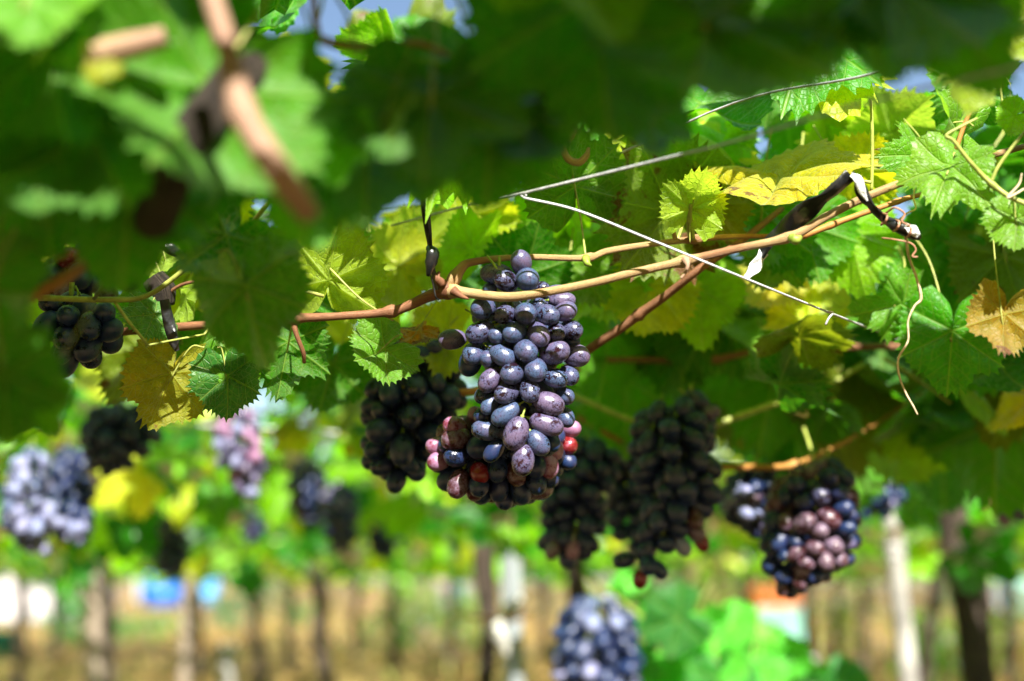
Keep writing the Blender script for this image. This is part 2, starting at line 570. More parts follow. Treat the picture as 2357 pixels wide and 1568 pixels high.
def foliage(name, templates, pos, rots, size, tint, mat, parent):
    """one mesh of many blades"""
    n = len(pos)
    if n == 0:
        return None
    Vs, Fs, UVs, Ts = [], [], [], []
    base = 0
    which = np.arange(n) % len(templates)
    loops = []
    for ti, (V, UV, F) in enumerate(templates):
        ids = np.where(which == ti)[0]
        if len(ids) == 0:
            continue
        P = np.einsum('nij,kj->nki', rots[ids], V) * size[ids][:, None, None] + pos[ids][:, None, :]
        k = len(V)
        tri = []
        for f in F:
            tri.append((f[0], f[1], f[2]))
            if len(f) == 4:
                tri.append((f[0], f[2], f[3]))
        tri = np.array(tri)
        off = base + np.arange(len(ids)) * k
        loops.append((tri[None] + off[:, None, None]).reshape(-1, 3))
        Vs.append(P.reshape(-1, 3))
        UVs.append(np.tile(UV, (len(ids), 1)))
        Ts.append(np.repeat(tint[ids], k, axis=0))
        base += k * len(ids)
    V = np.concatenate(Vs).astype(np.float32); T = np.concatenate(loops).astype(np.int32)
    UV = np.concatenate(UVs).astype(np.float32); TT = np.concatenate(Ts).astype(np.float32)
    me = bpy.data.meshes.new(name)
    me.vertices.add(len(V)); me.vertices.foreach_set('co', V.ravel())
    me.loops.add(T.size); me.loops.foreach_set('vertex_index', T.ravel())
    me.polygons.add(len(T)); me.polygons.foreach_set('loop_start', np.arange(0, T.size, 3, dtype=np.int32))
    me.polygons.foreach_set('use_smooth', np.ones(len(T), dtype=bool))
    uvl = me.uv_layers.new(name='UVMap'); uvl.data.foreach_set('uv', UV[T.ravel()].ravel())
    ca = me.color_attributes.new('tint', 'FLOAT_COLOR', 'POINT'); ca.data.foreach_set('color', TT.ravel())
    me.update(calc_edges=True); me.validate()
    o = link(name, me, mat, parent)
    o['kind'] = 'stuff'
    return o


def random_rots(n, flat=0.75, down=0.35, r=rng):
    """blade frames: upper side roughly to the sky, tips any way round and drooping"""
    v = r.normal(size=(n, 3)); v /= np.linalg.norm(v, axis=1)[:, None]
    nr = v * (1.15 - flat) + np.array([0.05, -0.25, 1.0]) * flat
    nr /= np.linalg.norm(nr, axis=1)[:, None]
    az = r.uniform(0, 2 * math.pi, n)
    tp = np.stack([np.cos(az), np.sin(az), -down * r.uniform(0.2, 1.6, n)], 1)
    tp -= nr * np.sum(tp * nr, 1)[:, None]; tp /= np.linalg.norm(tp, axis=1)[:, None]
    x = np.cross(tp, nr)
    return np.stack([x, tp, nr], 2)


def random_tints(n, r=rng, palette=PALETTE):
    P = np.array(palette)
    t = P[r.integers(0, len(P), n)].copy()
    t[:, :3] *= r.uniform(0.75, 1.2, (n, 1))
    t[:, 3] = np.where(r.uniform(size=n) < 0.7, 0, t[:, 3])
    return t

# ------------------------------------------------------------------ large setting: ground, far buildings
def ground_material():
    m = NT('dry_soil')
    geo = m.n('ShaderNodeNewGeometry')
    p = geo.outputs['Position']
    n1 = m.noise(p, 0.35, 4, 0.6); n2 = m.noise(p, 2.2, 5, 0.65); n3 = m.noise(p, 18, 4, 0.7)
    c = m.mix(m.step(n2, 0.35, 0.65), (0.15, 0.09, 0.038), (0.36, 0.225, 0.08))
    c = m.mix(m.step(n1, 0.48, 0.66, 0, 0.7), c, (0.42, 0.35, 0.14))
    c = m.mix(m.step(n3, 0.55, 0.7, 0, 0.5), c, (0.16, 0.10, 0.05))
    c = m.mix(m.step(m.noise(p, 0.9, 3, 0.6), 0.52, 0.62, 0, 0.75), c, (0.11, 0.075, 0.045))  # dark soil patches that also put dappled shade into the ground colour
    return m.principled(c, 0.95, m.bump(m.math('ADD', n2, m.math('MULTIPLY', n3, 0.3)), 0.6, 0.06), 0.1)


gv, gf = [], []
gx = [-500, -200, -80, -40] + [i * 1.0 for i in range(-24, 25)] + [40, 80, 200, 500]
gy = [-60, -20, -8] + [i * 1.0 for i in range(-4, 45)] + [60, 90, 150, 300, 900]
for y in gy:
    for x in gx:
        bumpy = 0.05 * math.sin(x * 0.9 + 1.3 * math.sin(y * 0.37)) + 0.06 * math.sin(y * 1.15 + 0.4 * x) if abs(x) < 25 and -5 < y < 45 else 0
        gv.append((x, y, bumpy))
nx = len(gx)
for j in range(len(gy) - 1):
    for i in range(nx - 1):
        a = j * nx + i
        gf.append((a, a + 1, a + nx + 1, a + nx))
g_ = link('ground', mesh('ground', gv, gf), ground_material()); g_['kind'] = 'structure'

hv, hf = [], []
for i in range(61):
    x = -420 + i * 14
    h = 9 + 5 * math.sin(i * 0.33) + 3 * math.sin(i * 0.9 + 1)
    for k, (dy, hh) in enumerate(((0, -1), (60, 0.55), (130, 1.0), (240, 0.4), (300, -1))):
        hv.append((x, 620 + dy + 12 * math.sin(i * 0.5 + k), h * hh if hh > 0 else -1))
for i in range(60):
    for k in range(4):
        a = i * 5 + k
        hf.append((a, a + 5, a + 6, a + 1))
h_ = link('hills', mesh('hills', hv, hf), plain_material('far_hills', (0.20, 0.21, 0.14), 0.95, 0.3, 0.05)); h_['kind'] = 'structure'

M_WALL = plain_material('white_render', (0.50, 0.48, 0.47), 0.9, 0.08, 3)
M_ROSEWALL = plain_material('pinkish_render', (0.36, 0.29, 0.28), 0.9, 0.1, 3)
M_ROOF = plain_material('tin_roof', (0.42, 0.43, 0.46), 0.5, 0.2, 4)
M_GLASS = plain_material('dark_glass', (0.03, 0.04, 0.05), 0.12, 0.1, 3)
M_DOOR = plain_material('door_paint', (0.10, 0.22, 0.30), 0.5, 0.1, 3)


def building(x0, x1, y0, depth, h, wall, label, wins):
    b = thing('farm_building', label, 'building', ((x0 + x1) / 2, y0, 0))
    MB().box(x0, x1, y0, y0 + depth, 0, h).build('wall', wall, b, False)
    r = MB()
    v = [(x0 - .3, y0 - .3, h + .002), (x1 + .3, y0 - .3, h + .002), (x1 + .3, y0 + depth + .3, h + .002), (x0 - .3, y0 + depth + .3, h + .002),
         (x0 - .3, y0 + depth / 2, h + depth * .18), (x1 + .3, y0 + depth / 2, h + depth * .18)]
    r.add(v, [(0, 1, 5, 4), (2, 3, 4, 5), (0, 4, 3), (1, 2, 5), (0, 3, 2, 1)]).build('roof', M_ROOF, b, False)
    for k in range(wins):
        cx = x0 + (x1 - x0) * (k + 0.5) / wins
        if k == wins // 2:
            d = MB().box(cx - .45, cx + .45, y0 - .05, y0 - .003, 0.02, 2.0).build('door', M_DOOR, b, False)
        else:
            w = MB().box(cx - .5, cx + .5, y0 - .03, y0 - .003, 1.0, 2.0).build('window', M_GLASS, b, False)
            f = MB()
            f.box(cx - .56, cx - .502, y0 - .06, y0 - .032, .94, 2.06).box(cx + .502, cx + .56, y0 - .06, y0 - .032, .94, 2.06)
            f.box(cx - .5, cx + .5, y0 - .06, y0 - .032, 2.003, 2.06).box(cx - .5, cx + .5, y0 - .06, y0 - .032, .94, .997).build('frame', M_WALL, w, False)


building(-21, -13.1, 42, 6, 2.6, M_WALL, 'long low white building in the open field at the far left', 5)
building(-24.0, -22.6, 92, 3, 1.9, M_WALL, 'small white shed in the field just left of the blue tank', 1)
building(-3.4, -1.4, 66, 4, 2.4, M_ROSEWALL, 'distant pale pinkish hut between the thin trunks left of the grey post', 1)
building(20.0, 22.5, 62, 5, 2.4, M_ROSEWALL, 'distant dull hut far off at the right edge', 1)
for _o in list(COL.objects):
    if _o.get('category') == 'building':
        pass

# drums and crates in the field
M_BLUE = plain_material('blue_drum_plastic', (0.02, 0.16, 0.62), 0.35, 0.1, 5)
M_LBLUE = plain_material('light_blue_drum_plastic', (0.12, 0.40, 0.75), 0.35, 0.1, 5)
M_WHITEP = plain_material('white_drum_plastic', (0.72, 0.72, 0.80), 0.4, 0.06, 5)
M_TEAL = plain_material('teal_plastic', (0.0, 0.24, 0.22), 0.4, 0.1, 5)
M_ORNG = plain_material('orange_plastic', (0.42, 0.10, 0.02), 0.4, 0.1, 5)
M_GREENCR = plain_material('pale_green_plastic', (0.24, 0.48, 0.40), 0.4, 0.1, 5)


def tank(px, Y, r, h, mat, label, group=None):
    c = at_y(px, 1400, Y)
    t = thing('water_tank', label, 'water tank', (c.x, Y, 0), group)
    MB().lathe(c.x, Y, [(r * .94, 0), (r, .03), (r, h * .30), (r * 1.04, h * .32), (r * 1.04, h * .36), (r, h * .38), (r, h * .62), (r * 1.04, h * .64),
                        (r * 1.04, h * .68), (r, h * .70), (r, h - .04), (r * .95, h)]).build('body', mat, t)
    MB().lathe(c.x, Y, [(r * 1.03, h + .002), (r * 1.05, h + .02), (r * 1.05, h + .05), (r * .98, h + .06)]).build('lid', mat, t)


tank(376, 70, 1.05, 1.78, M_BLUE, 'strong blue water tank far off in the open field')
tank(419, 71, .62, 1.70, M_WHITEP, 'whitish water tank right beside the strong blue one')
tank(474, 74, .62, 1.55, M_LBLUE, 'light blue water tank a little right of the whitish one')


def crate(px, Y, w, d, h, z0, mat, label):
    c = at_y(px, 1400, Y)
    t = thing('crate', label, 'crate', (c.x, Y, z0))
    x0, x1, y0, y1 = c.x - w / 2, c.x + w / 2, Y - d / 2, Y + d / 2
    w_ = .018
    b = MB().box(x0, x1, y0, y1, z0, z0 + .02)
    for (a0, a1, b0, b1) in ((x0, x1, y0, y0 + w_), (x0, x1, y1 - w_, y1), (x0, x0 + w_, y0 + w_, y1 - w_), (x1 - w_, x1, y0 + w_, y1 - w_)):
        for k in range(3):
            b.box(a0, a1, b0, b1, z0 + .022 + k * (h / 3), z0 + .022 + k * (h / 3) + h / 4.2)
        if a1 - a0 > 0.1:
            for q in range(5):
                xx = a0 + (a1 - a0 - .03) * q / 4
                b.box(xx + .002, xx + .028, b0 - .004, b0 - .001, z0 + .01, z0 + h)
    b.build('crate_body', mat, t, False)
    MB().box(x0 - .012, x1 + .012, y0 - .012, y1 + .012, z0 + h + .01, z0 + h + .04).build('rim', mat, t, False)


crate(1775, 26.0, .95, .6, .36, .70, M_ORNG, 'orange plastic crate on top of the pale green crates')
for k in range(3):
    crate(1785 + k * 4, 26.0, .9, .6, .20, .012 + k * .228, M_GREENCR, ['pale green crate on the ground, lowest of the stack under the orange crate', 'pale green crate in the middle of the stack under the orange crate', 'pale green crate directly under the orange crate'][k])


def bucket(px, Y, r, h, mat, label):
    c = at_y(px, 1500, Y)
    t = thing('bucket', label, 'bucket', (c.x, Y, 0))
    MB().lathe(c.x, Y, [(r * .78, .01), (r * .98, h - .03), (r * 1.06, h - .028), (r * 1.06, h), (r * .94, h), (r * .74, .05)]).build('body', mat, t)
    MB().tube([(c.x - r, Y, h - .04), (c.x - r * .9, Y - .1, h + .10), (c.x, Y - .15, h + .16), (c.x + r * .9, Y - .1, h + .10), (c.x + r, Y, h - .04)], .006, 6).build('handle', mat, t)


bucket(10, 21.0, .27, .46, M_TEAL, 'teal green bucket on the ground at the left edge')
tank(2340, 50, .5, 2.2, M_GREENCR, 'teal water tank far off at the right edge')

# ------------------------------------------------------------------ grape bunches
def berry_template(a, seg, rings, egg):
    v, f = [(0, 0, -a * 0.985)], []
    for i in range(1, rings):
        th = math.pi * i / rings
        z = -math.cos(th)
        r = math.sin(th) ** 0.92 * (1 + egg * z)
        for k in range(seg):
            an = 2 * math.pi * k / seg
            v.append((r * math.cos(an), r * math.sin(an), z * a))
    v.append((0, 0, a * 0.985))
    for k in range(seg):
        f.append((0, 1 + (k + 1) % seg, 1 + k))
    for i in range(rings - 2):
        for k in range(seg):
            p, q = 1 + i * seg + k, 1 + i * seg + (k + 1) % seg
            f.append((p, q, q + seg, p + seg))
    l = len(v) - 1
    for k in range(seg):
        f.append((l, 1 + (rings - 2) * seg + k, 1 + (rings - 2) * seg + (k + 1) % seg))
    nb = len(f)
    # the little stalk at the -z end
    s0 = len(v)
    for z, r in ((-a * 0.97, 0.16), (-a - 0.12, 0.17), (-a - 0.16, 0.09), (-a - 0.75, 0.075)):
        for k in range(6):
            v.append((r * math.cos(k * math.pi / 3), r * math.sin(k * math.pi / 3), z))
    for i in range(3):
        for k in range(6):
            p, q = s0 + i * 6 + k, s0 + i * 6 + (k + 1) % 6
            f.append((p, p + 6, q + 6, q))
    return v, f, nb


BERRY = {}


def berry_mesh(mat, a, fine):
    key = (mat.name, a, fine)
    if key not in BERRY:
        v, f, nb = berry_template(a, 28 if fine else 16, 18 if fine else 10, 0.05)
        me = mesh('grape', v, f)
        me.materials.append(mat); me.materials.append(M_STALK)
        ix = np.zeros(len(f), dtype=np.int32); ix[nb:] = 1
        me.polygons.foreach_set('material_index', ix)
        BERRY[key] = me
    return BERRY[key]


def berry(parent, pos, axis, b, a, mat, fine=False, label=None):
    o = bpy.data.objects.new('grape', berry_mesh(mat, a, fine))
    COL.objects.link(o)
    o.parent = parent
    o.matrix_parent_inverse = parent_inv(parent)
    rot = Vector(axis).to_track_quat('Z', 'Y').to_matrix().to_4x4()
    o.matrix_basis = Matrix.Translation(pos) @ rot @ Matrix.Diagonal((b, b, b, 1))
    if label:
        o['label'] = label
    return o


def main_bunch():
    Z = lambda zx, zy: ((1000 + zx / 2.178) * 0.92072, (580 + zy / 2.178) * 0.92072)
    B, P = M_BLOOM, M_PURPLE
    # zoom x, zoom y, half length, half width, angle of the long axis, material, depth step (mm)
    L = [(660, 168, 66, 55, 105, P, 10), (692, 258, 62, 60, 0, B, 0), (525, 227, 85, 54, 178, B, 14), (580, 268, 66, 55, 160, B, 4),
         (770, 312, 46, 42, 0, B, 16), (850, 330, 68, 42, 5, P, 18), (500, 316, 50, 38, 170, B, 16),
         (455, 413, 67, 60, 200, B, 3), (572, 450, 61, 49, 190, B, 6), (683, 445, 58, 57, 0, B, 0), (800, 450, 66, 54, 345, B, 4),
         (884, 372, 70, 44, 0, P, 14), (896, 432, 64, 54, 15, P, 10), (748, 400, 50, 40, 0, B, 20),
         (285, 585, 78, 55, 185, P, 6), (437, 545, 83, 57, 205, B, 4), (530, 560, 50, 48, 200, B, 8), (628, 545, 66, 55, 200, B, 2),
         (753, 557, 68, 57, 300, P, 0), (850, 550, 50, 51, 330, B, 8), (930, 534, 62, 53, 350, B, 10), (405, 662, 66, 60, 230, B, 10),
         (385, 705, 82, 60, 250, M_DARK, 18), (478, 690, 42, 46, 240, B, 10), (558, 672, 74, 54, 330, B, 3), (683, 645, 66, 60, 320, B, 0),
         (840, 658, 82, 62, 20, P, 2), (955, 672, 76, 60, 350, P, 10), (935, 598, 46, 32, 0, M_DARK, 20), (492, 805, 76, 54, 230, P, 5),
         (615, 770, 65, 57, 200, B, 0), (738, 750, 63, 60, 280, B, -3), (845, 798, 69, 49, 350, B, 4), (920, 780, 56, 50, 310, B, 10),
         (580, 880, 66, 53, 195, B, 2), (708, 862, 63, 54, 270, B, -1), (450, 888, 48, 40, 230, B, 14), (487, 940, 58, 42, 240, B, 8),
         (810, 935, 86, 60, 340, P, 0), (897, 892, 52, 46, 330, B, 10), (575, 992, 82, 52, 215, B, 2), (904, 1008, 56, 44, 290, B, 8),
         (442, 1002, 42, 42, 240, M_DARK, 14), (475, 1082, 88, 53, 170, B, 6), (797, 1047, 89, 57, 340, P, 0), (632, 1097, 92, 64, 250, P, -4),
         (752, 1148, 82, 53, 305, B, 0), (512, 1192, 72, 44, 230, M_DARK, 8), (670, 1243, 90, 59, 265, P, 0), (820, 1140, 60, 46, 300, M_DARK, 14)]
    d0 = 1.10
    top = at(*Z(600, 345), d0)
    t = thing('grape_bunch', 'large sharp bunch of blue-bloomed grapes in sunlight under the tan cane', 'grape bunch', top, 'grape bunches')
    k = d0 * 0.92072 / 2.178 / FPX
    placed = []
    for (zx, zy, a, b, ang, mat, dz) in L:
        px, py = Z(zx, zy)
        cx = 672 if zy > 360 else 640
        hw = max(150, min(330, 330 - (zy - 600) * 0.25)) if zy > 350 else 180
        q = min(1.0, abs(zx - cx) / (hw * 1.15))
        dep = d0 - 0.034 * math.sqrt(max(0, 1 - q * q)) + 0.012 + dz * 0.0006
        pos = at(px, py, dep)
        bb = b * k * 1.05
        al = a * k * 1.05
        asp = 1.42
        full = bb * asp
        c = min(1.0, math.sqrt(max(0.0, al * al - bb * bb)) / math.sqrt(full * full - bb * bb)) if al > bb else 0.0
        an = math.radians(ang)
        inpl = R_ * math.cos(an) - U_ * math.sin(-an)
        ax = inpl * c + (-F_) * math.sqrt(1 - c * c)
        if asp * bb < al:
            asp = round(al / bb, 1)
        aspq = min((1.4, 1.6, 1.8), key=lambda w: abs(w - asp))
        berry(t, pos, ax, bb, aspq, mat, True)
        placed.append((pos, bb))
    # the berries behind, seen dark through the gaps
    r = random.Random(5)
    n = 0
    for _ in range(4000):
        if n >= 44:
            break
        zy = r.uniform(380, 1180)
        hw = max(110, 250 - abs(zy - 600) * 0.16)
        zx = 672 + r.uniform(-1, 1) * hw * 0.85
        dep = d0 + r.uniform(0.004, 0.055)
        pos = at(*Z(zx, zy), dep)
        if all((pos - p).length > 0.85 * (bb + 0.0095) for p, bb in placed):
            ax = Vector((r.uniform(-1, 1), r.uniform(0, 1), r.uniform(-.8, .1)))
            berry(t, pos, ax.normalized(), 0.0095, 1.4, r.choice((B, M_DARK, P)), False)
            placed.append((pos, 0.0095)); n += 1
    st = MB()
    zz = lambda zx, zy, dd=0.02: at(*Z(zx, zy), d0 + dd)
    st.tube([zz(586, 352, 0.0), zz(610, 430, .015), zz(655, 620), zz(668, 900), zz(672, 1120)], [.0028, .0026, .0022, .0018, .001], 8)
    for zy, sx in ((470, -160), (480, 180), (640, -190), (660, 200), (840, -150), (820, 190), (1000, -140), (1010, 180), (1015, 30)):
        st.tube([zz(662, zy - 40), zz(662 + sx * .5, zy - 10, .01), zz(662 + sx, zy + 25, .006)], [.0014, .0012, .0008], 6)
    st.tube([zz(548, 378, -.006), zz(545, 300, -.010), zz(540, 215, -.012), zz(541, 135, -.010)], [.0036, .0026, .0022, .0009], 8)
    st.tube([zz(574, 352, -.006), zz(565, 285, -.012), zz(520, 190, -.014), zz(474, 128, -.008)], [.0018, .0013, .0011, .0007], 8)
    st.build('stem', M_STALK, t)
    return t


main_bunch()


def bunch(label, rows, d, b, mats, seed, special=(), n=100, single=False, stem=None, group='grape bunches', shape=1.42):
    """rows: (py, centre px, half width px); special: berries read off the photo (px, py, half length px, half width px, angle, material)"""
    r = random.Random(seed)
    rows = sorted(rows)
    top = at(rows[0][1], rows[0][0], d)
    placed, todo = [], []
    for (px, py, a, bw, ang, mat) in special:
        bb = bw * d / FPX
        an = math.radians(ang)
        al = a * d / FPX
        c = min(1.0, math.sqrt(max(0, al * al - bb * bb)) / (bb * 1.0))
        ax = (R_ * math.cos(an) + U_ * math.sin(an)) * c - F_ * math.sqrt(1 - c * c)
        i = min(range(len(rows)), key=lambda j: abs(rows[j][0] - py))
        hw = rows[i][2] * d / FPX
        q = min(1, abs(px - rows[i][1]) / max(1, rows[i][2]))
        pos = at(px, py, d - hw * 0.85 * math.sqrt(1 - q * q) - bb * 0.2)
        todo.append((pos, ax, bb, mat)); placed.append((pos, bb))
    ys = [q[0] for q in rows]
    bpx = b * FPX / d
    tries = 0
    while len(todo) < n and tries < n * 90:
        tries += 1
        py = r.uniform(ys[0], ys[-1])
        cx = float(np.interp(py, ys, [q[1] for q in rows])); hw = max(2.0, float(np.interp(py, ys, [q[2] for q in rows])) - bpx * 0.75)
        al = r.uniform(0, 2 * math.pi) if r.random() < 0.22 else r.uniform(math.pi, 2 * math.pi)
        rr = r.choice((1, 1, 1, 0.55))
        off = hw * rr * d / FPX
        base = at(cx, py, d)
        pos = base + R_ * (math.cos(al) * off) + F_ * (math.sin(al) * off * 0.9)
        bb = b * r.uniform(0.88, 1.16)
        if all((pos - p).length > 0.88 * (bb + q) for p, q in placed):
            ax = (R_ * math.cos(al) + F_ * math.sin(al)) * r.uniform(0.3, 1.0) + Vector((0, 0, r.uniform(-1.2, 0.15))) + Vector((r.uniform(-.3, .3), r.uniform(-.3, .3), 0))
            todo.append((pos, ax.normalized(), bb, r.choice(mats))); placed.append((pos, bb))
    t = thing('grape_bunch', label, 'grape bunch', top, group)
    if single:
        me = bpy.data.meshes.new('grapes')
        V, F, MI, used = [], [], [], []
        bv, bf, nb = berry_template(shape, 12, 8, .05)
        bv = np.array(bv[:2 + 12 * 7]); bf = bf[:nb]
        for pos, ax, bb, mat in todo:
            if mat not in used:
                used.append(mat)
            m = np.array(Vector(ax).to_track_quat('Z', 'Y').to_matrix())
            k = len(V)
            V += [tuple(p) for p in (bv * bb) @ m.T + np.array(pos)]
            F += [tuple(i + k for i in q) for q in bf]
            MI += [used.index(mat)] * len(bf)
        o = link('grapes', mesh('grapes', V, F), None, t)
        for mat in used:
            o.data.materials.append(mat)
        o.data.polygons.foreach_set('material_index', np.array(MI, dtype=np.int32))
    else:
        for pos, ax, bb, mat in todo:
            berry(t, pos, ax, bb, shape if mat is not M_RED else 1.4, mat)
    st = MB()
    up = stem if stem else [(rows[0][1], rows[0][0] - 40)]
    path = [at(x, y, d) for x, y in up[::-1]] + [at(q[1], q[0], d) for q in rows]
    st.tube(path, [.0022] * len(up) + [.0020] * (len(rows) - 1) + [.001], 7)
    st.build('stem', M_STALK, t)
    return t


D_, MV, RD, PK, BL, PU, PA = M_DARK, M_MAUVE, M_RED, M_PINK, M_BLOOM, M_PURPLE, M_SUNLIT_PALE
ZB = lambda zx, zy: ((1000 + zx / 2.178) * 0.92072, (580 + zy / 2.178) * 0.92072)


def zs(zx, zy, a, b, ang, mat):
    x, y = ZB(zx, zy)
    return (x, y, a * .4227, b * .4227, ang, mat)


bunch('bunch with ripening red and pink grapes close behind the large blue bunch', [(960, 1140, 60), (1000, 1150, 150), (1050, 1150, 150), (1100, 1150, 130), (1150, 1160, 70)], 1.19, .0090,
      [D_, D_, D_, MV], 3, [zs(410, 1000, 52, 44, 100, PK), zs(310, 1125, 84, 66, 190, MV), zs(300, 1060, 66, 55, 160, PK), zs(203, 1165, 62, 50, 180, PK), zs(215, 1245, 66, 54, 200, PK),
                            zs(312, 1222, 70, 57, 180, D_), zs(430, 1172, 66, 64, 200, D_), zs(435, 1310, 60, 54, 300, RD), zs(320, 1370, 82, 60, 250, MV), zs(430, 1380, 60, 55, 270, D_),
                            zs(530, 1290, 72, 55, 270, D_), zs(540, 1400, 74, 52, 260, D_), zs(655, 1410, 88, 55, 290, D_), zs(740, 1360, 72, 55, 290, D_), zs(810, 1268, 74, 54, 275, PK),
                            zs(905, 1165, 62, 55, 10, RD), zs(930, 1075, 56, 48, 20, PK), zs(905, 1240, 60, 50, 320, D_), zs(740, 1270, 66, 55, 270, D_), zs(840, 1180, 62, 50, 280, PK)], n=84)
bunch('black bunch in leaf shade left of the large blue bunch', [(800, 950, 60), (850, 965, 95), (900, 960, 112), (960, 940, 105), (1020, 925, 88), (1070, 915, 70), (1108, 925, 40)], 1.32, .0098,
      [D_], 7, [(948, 957, 30, 25, 250, D_), (925, 1035, 38, 28, 270, D_), (880, 992, 36, 32, 180, D_), (1000, 800, 36, 28, 180, D_), (965, 818, 34, 28, 170, D_)], n=88)
bunch('small-looking black bunch at the left under the shaded shoot, one berry shining white', [(690, 165, 50), (730, 175, 90), (775, 178, 92), (810, 170, 62), (840, 150, 28)], 1.10, .0105,
      [D_], 9, [(108, 752, 38, 30, 250, D_), (158, 728, 26, 26, 0, D_), (207, 750, 34, 29, 280, D_), (252, 760, 34, 28, 20, D_), (152, 775, 30, 28, 270, D_), (145, 812, 36, 20, 250, BL), (203, 798, 36, 30, 250, D_), (238, 722, 30, 26, 20, D_), (120, 700, 30, 22, 170, D_)], n=58)
bunch('half hidden dark bunch above the left bunch, one berry reddish', [(575, 190, 50), (620, 190, 90), (660, 180, 85), (685, 170, 50)], 1.22, .0100, [D_, D_, MV], 10,
      [(160, 592, 40, 26, 180, RD), (92, 640, 34, 22, 110, BL), (85, 665, 26, 20, 170, BL)], n=52)
bunch('tall black bunch right of the middle, two glossy red grapes low on its side', [(925, 1590, 40), (960, 1555, 85), (1010, 1555, 98), (1070, 1555, 96), (1130, 1560, 86), (1190, 1545, 70), (1240, 1520, 52), (1278, 1505, 34)], 1.48, .0108,
      [D_], 12, [(1600, 1222, 26, 21, 300, MV), (1615, 1248, 24, 17, 290, RD), (1570, 1258, 28, 18, 310, PA), (1540, 985, 24, 23, 0, D_), (1545, 1040, 23, 22, 0, D_), (1635, 950, 24, 17, 20, PU), (1583, 1130, 26, 22, 180, D_),
                 (1436, 1290, 28, 19, 190, D_), (1492, 1300, 24, 22, 270, D_), (1516, 1312, 28, 18, 310, D_), (1474, 1332, 26, 17, 260, RD), (1600, 1195, 24, 20, 280, MV)], n=96)
bunch('black bunch with a pinkish tip just right of the large blue bunch', [(1010, 1320, 40), (1050, 1345, 80), (1110, 1325, 85), (1170, 1320, 72), (1220, 1320, 68), (1262, 1305, 58), (1288, 1310, 25)], 1.62, .0098,
      [D_], 15, [(1318, 1265, 22, 16, 260, PK), (1273, 1265, 24, 18, 240, MV), (1362, 1252, 24, 16, 300, D_)], n=92)
bunch('shadowed black bunch between its two taller neighbours on the right', [(1050, 1440, 35), (1100, 1450, 58), (1170, 1455, 58), (1230, 1460, 45), (1265, 1460, 22)], 1.78, .0105, [D_], 17, n=62)
bunch('shoulder of bluish berries catching the sun left of the mauve bunch', [(1085, 1740, 40), (1120, 1735, 72), (1160, 1730, 72), (1200, 1735, 48), (1225, 1750, 24)], 1.72, .0088, [D_, D_, D_, PU], 19,
      [(1688, 1152, 20, 16, 190, PA), (1710, 1133, 22, 17, 10, PA), (1733, 1148, 16, 15, 0, MV), (1716, 1178, 22, 19, 320, PA), (1672, 1166, 15, 14, 0, PA), (1738, 1184, 17, 13, 0, PA), (1768, 1160, 16, 12, 20, D_)], n=64)
_z8 = lambda zx, zy, a, b, ang, mat: ((1340 + zx / 2.7407) * .92072, (980 + zy / 2.7407) * .92072, a * .336, b * .336, ang, mat)
bunch('black and mauve bunch at the lower right, its sunlit side glossy brown-red', [(1075, 1905, 45), (1110, 1880, 90), (1170, 1870, 105), (1220, 1865, 108), (1280, 1860, 100), (1330, 1830, 62), (1368, 1800, 22)], 1.54, .0098,
      [D_, D_, D_, MV], 21, [_z8(1840, 900, 82, 66, 40, MV), _z8(2005, 866, 88, 66, 320, MV), _z8(1938, 950, 62, 56, 0, MV), _z8(2030, 1045, 76, 62, 320, MV), _z8(1905, 1068, 64, 58, 0, MV), _z8(1780, 1108, 72, 50, 40, MV),
                                _z8(1978, 1150, 72, 60, 290, MV), _z8(2080, 1150, 58, 58, 0, MV), _z8(1945, 700, 76, 64, 300, BL), _z8(1780, 632, 60, 58, 0, D_), _z8(2100, 800, 72, 62, 20, D_), _z8(2120, 930, 72, 58, 0, D_), _z8(2130, 1040, 62, 46, 0, PU),
                                _z8(1850, 1175, 66, 44, 340, MV), _z8(2000, 575, 64, 60, 0, D_), _z8(2070, 690, 66, 60, 0, D_), _z8(1690, 1340, 66, 46, 260, MV), _z8(1800, 1300, 60, 46, 290, MV)], n=98)
# bunches further back, out of focus
bunch('long bunch of pale bluish sunlit berries at the far left', [(1045, 75, 30), (1090, 62, 50), (1150, 58, 50), (1200, 75, 66), (1240, 80, 40), (1275, 92, 15)], 2.45, .0112, [PA, PA, BL], 31, n=66)
bunch('black bunch half behind the pale bluish one, a few berries at its foot coloured pale as sunlit', [(1035, 160, 25), (1080, 162, 46), (1150, 162, 50), (1205, 165, 46), (1245, 172, 26)], 2.6, .0115, [D_], 32,
      [(150, 1205, 15, 12, 250, PA), (172, 1215, 16, 13, 270, PA), (192, 1212, 15, 12, 290, PA), (160, 1230, 15, 12, 260, PA), (182, 1238, 16, 12, 270, PA)], n=66)
bunch('broad blue-black bunch above and right of the pale bluish bunch', [(945, 280, 60), (980, 280, 88), (1020, 275, 84), (1060, 262, 50), (1082, 255, 22)], 2.1, .0110, [D_], 33, n=76)
bunch('lilac-pink blurred bunch left of the middle, lit by the sun', [(945, 545, 30), (985, 545, 52), (1030, 548, 54), (1075, 560, 46), (1115, 565, 30), (1145, 570, 12)], 2.5, .0112, [PK, PA, M_PURPLE], 34, n=66)
